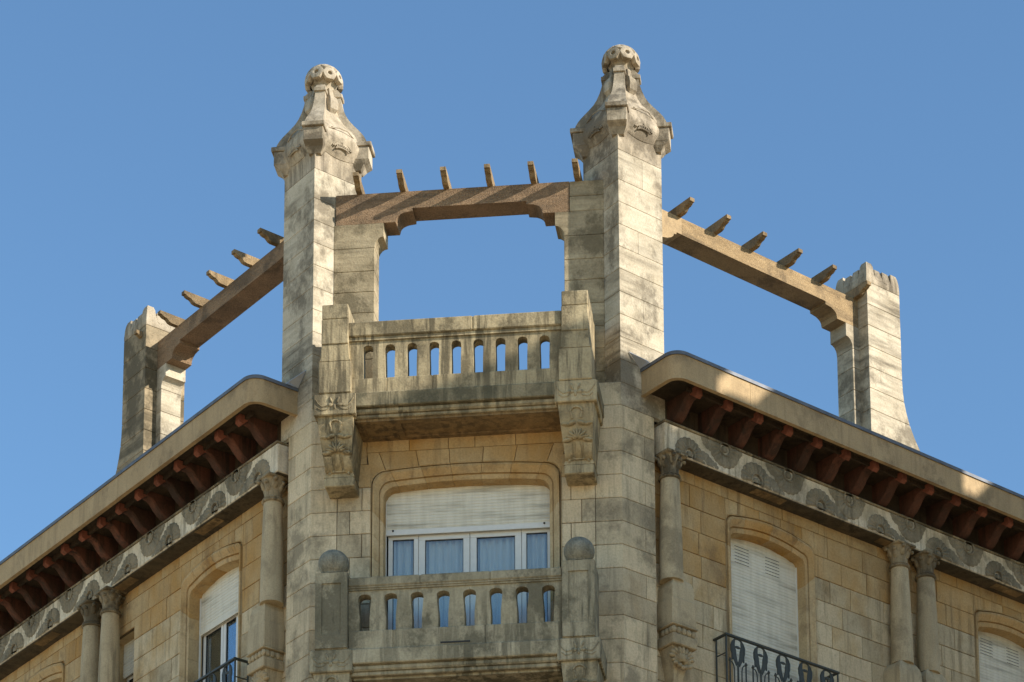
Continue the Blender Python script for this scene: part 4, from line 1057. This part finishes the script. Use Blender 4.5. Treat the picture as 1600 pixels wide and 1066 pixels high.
for z0_, z1_ in ((ZH + 0.002, 23.535), (23.54, ZB)):
    b = B(); b.cbox(1.369, 1.83, YB0, YB1, z0_, z1_, 0.006); part('end_stone', b, 'arm', bm_c, FC)
arm(FC, 1, -1.27, -1.82, 1, YB0, YB1, 20.3); arm(FC, 1, 1.29, 1.82, -1, YB0, YB1, 20.3)
rafters(FC, [-1.48 + 0.592 * k for k in range(6)], 1, YB0, ZB + 0.001, PG)
PIER = {}
for sd_, (W, sx) in SIDE.items():
    y0, y1 = 0.36, 0.69
    uj = 4.60 if sd_ == 'R' else 4.64
    ue_ = 1.40
    bm_ = beam(W, sx, ue_ + 0.003, uj + 0.16, None, uj, y0, y1, 'beam_tan' if sd_ == 'R' else 'beam')
    pts = [(0.751, ZB - 0.003), (0.751, ZH - 0.02), (0.751 + 0.16, ZH - 0.02), (0.92, ZH + 0.01)] + [(0.93 + 0.33 * math.sin(RAD(a_)), ZH + 0.015 + 0.14 * (1 - math.cos(RAD(a_)))) for a_ in (20, 40, 60, 75, 90)] + [(1.30, ZU - 0.035), (1.31, ZU), (ue_, ZU), (ue_, ZB - 0.003)]
    b = B(); b.xz([(sx * x, z) for x, z in pts], y0 - 0.003, y1 + 0.003); part('end_stone', b, 'fascia' if sd_ == 'R' else 'beam', bm_, W)
    b = B(); b.cbox(*sorted((sx * 0.751, sx * 0.87)), y0, y1, ZH - 0.20, ZH - 0.022, 0.006); part('end_corbel', b, 'tower', bm_, W)
    am = arm(W, sx, uj, uj + 0.19, -1, y0, y1, 20.9, mat='tower')
    us = [1.35 + 0.665 * k for k in range(6)] if sd_ == 'R' else [1.50 + 0.682 * k for k in range(6)]
    rafters(W, us, sx, y0, ZB + 0.001, PG)
    # end pier with flared foot and scalloped crown
    pu0 = uj + 0.13; pu1 = pu0 + 0.655; py0, py1 = 0.16, 0.82
    b = B(); b.box(*sorted((sx * (pu0 + 0.015), sx * (pu1 - 0.015))), py0 + 0.015, py1 - 0.015, 20.4, 24.0); pr = part('pier', b, 'mortar_pale', PG, W); PIER[sd_] = pr
    zs = [20.5, 20.9, 21.27, 21.62, 21.97, 22.30, 22.63, 22.96, 23.29, 23.62, 23.98]
    def fl(z): 
        t = max(0.0, (22.65 - z) / 0.9); return 0.24 * t ** 2.3
    for z0, z1 in zip(zs[:-1], zs[1:]):
        rg = []
        for z, e in ((z0 + 0.0025, 0.005), (z0 + 0.0075, 0), (0.5 * (z0 + z1), 0), (z1 - 0.0075, 0), (z1 - 0.0025, 0.005)):
            rg.append([(sx * (pu0 + e), py0 + e, z), (sx * (pu1 + fl(z) - e), py0 + e, z), (sx * (pu1 + fl(z) - e), py1 - e, z), (sx * (pu0 + e), py1 - e, z)])
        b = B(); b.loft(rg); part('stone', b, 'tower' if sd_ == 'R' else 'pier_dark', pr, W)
    uc, yc, h0 = 0.5 * (pu0 + pu1), 0.5 * (py0 + py1), 0.328
    b = B(); rg = []
    for z, h in ((23.983, 0.327), (23.99, 0.33), (24.05, 0.330), (24.11, 0.322), (24.16, 0.307), (24.205, 0.284), (24.245, 0.25), (24.27, 0.21)):
        rg.append([(sx * uc - h, yc - h, z), (sx * uc + h, yc - h, z), (sx * uc + h, yc + h, z), (sx * uc - h, yc + h, z)])
    b.loft(rg)
    for ax, ay in ((-1, -1), (1, -1), (1, 1), (-1, 1)):
        hx_ = 0.31 if ay < 0 and ax * sx < 0 else 0.285
        b.loft([[(sx * uc + ax * (0.245 + e_ * i_), yc + ay * (0.245 + e_ * j_), z_) for i_, j_ in ((-1, -1), (1, -1), (1, 1), (-1, 1))] for e_, z_ in ((0.085, 24.05), (0.078, 24.16), (0.066, 24.0 + hx_ - 0.05), (0.05, 24.0 + hx_), (0.02, 24.0 + hx_ + 0.012))])
    for k in range(4):
        rot = Matrix.Rotation(RAD(90 * k), 3, 'Z')
        for t, w_, zt_ in ((-0.085, 0.06, 24.262), (0.075, 0.065, 24.272 + jit(0.01))):
            b.loft([[tuple(rot @ Vector((t + i_ * w_ * f_, -0.25 - j_ * d_, 0)) + Vector((sx * uc, yc, z_))) for i_, j_ in ((-1, 1), (1, 1), (1, -1), (-1, -1))] for f_, d_, z_ in ((1.0, 0.078, 24.08), (1.0, 0.06, 24.19), (0.85, 0.045, zt_ - 0.02), (0.5, 0.02, zt_))])
        for t0 in (-0.17, -0.02, 0.13):
            pp = []
            for an in range(0, 181, 20): pp.append(rot @ Vector((t0 + 0.055 * math.cos(RAD(an)), -0.325 + 0.026 * math.sin(RAD(an)), 24.06 + 0.115 * math.sin(RAD(an)))))
            b.tube([(sx * uc + p.x, yc + p.y, p.z) for p in pp], 0.010, 5)
    part('crown', b, 'cap', pr, W, smooth=35)
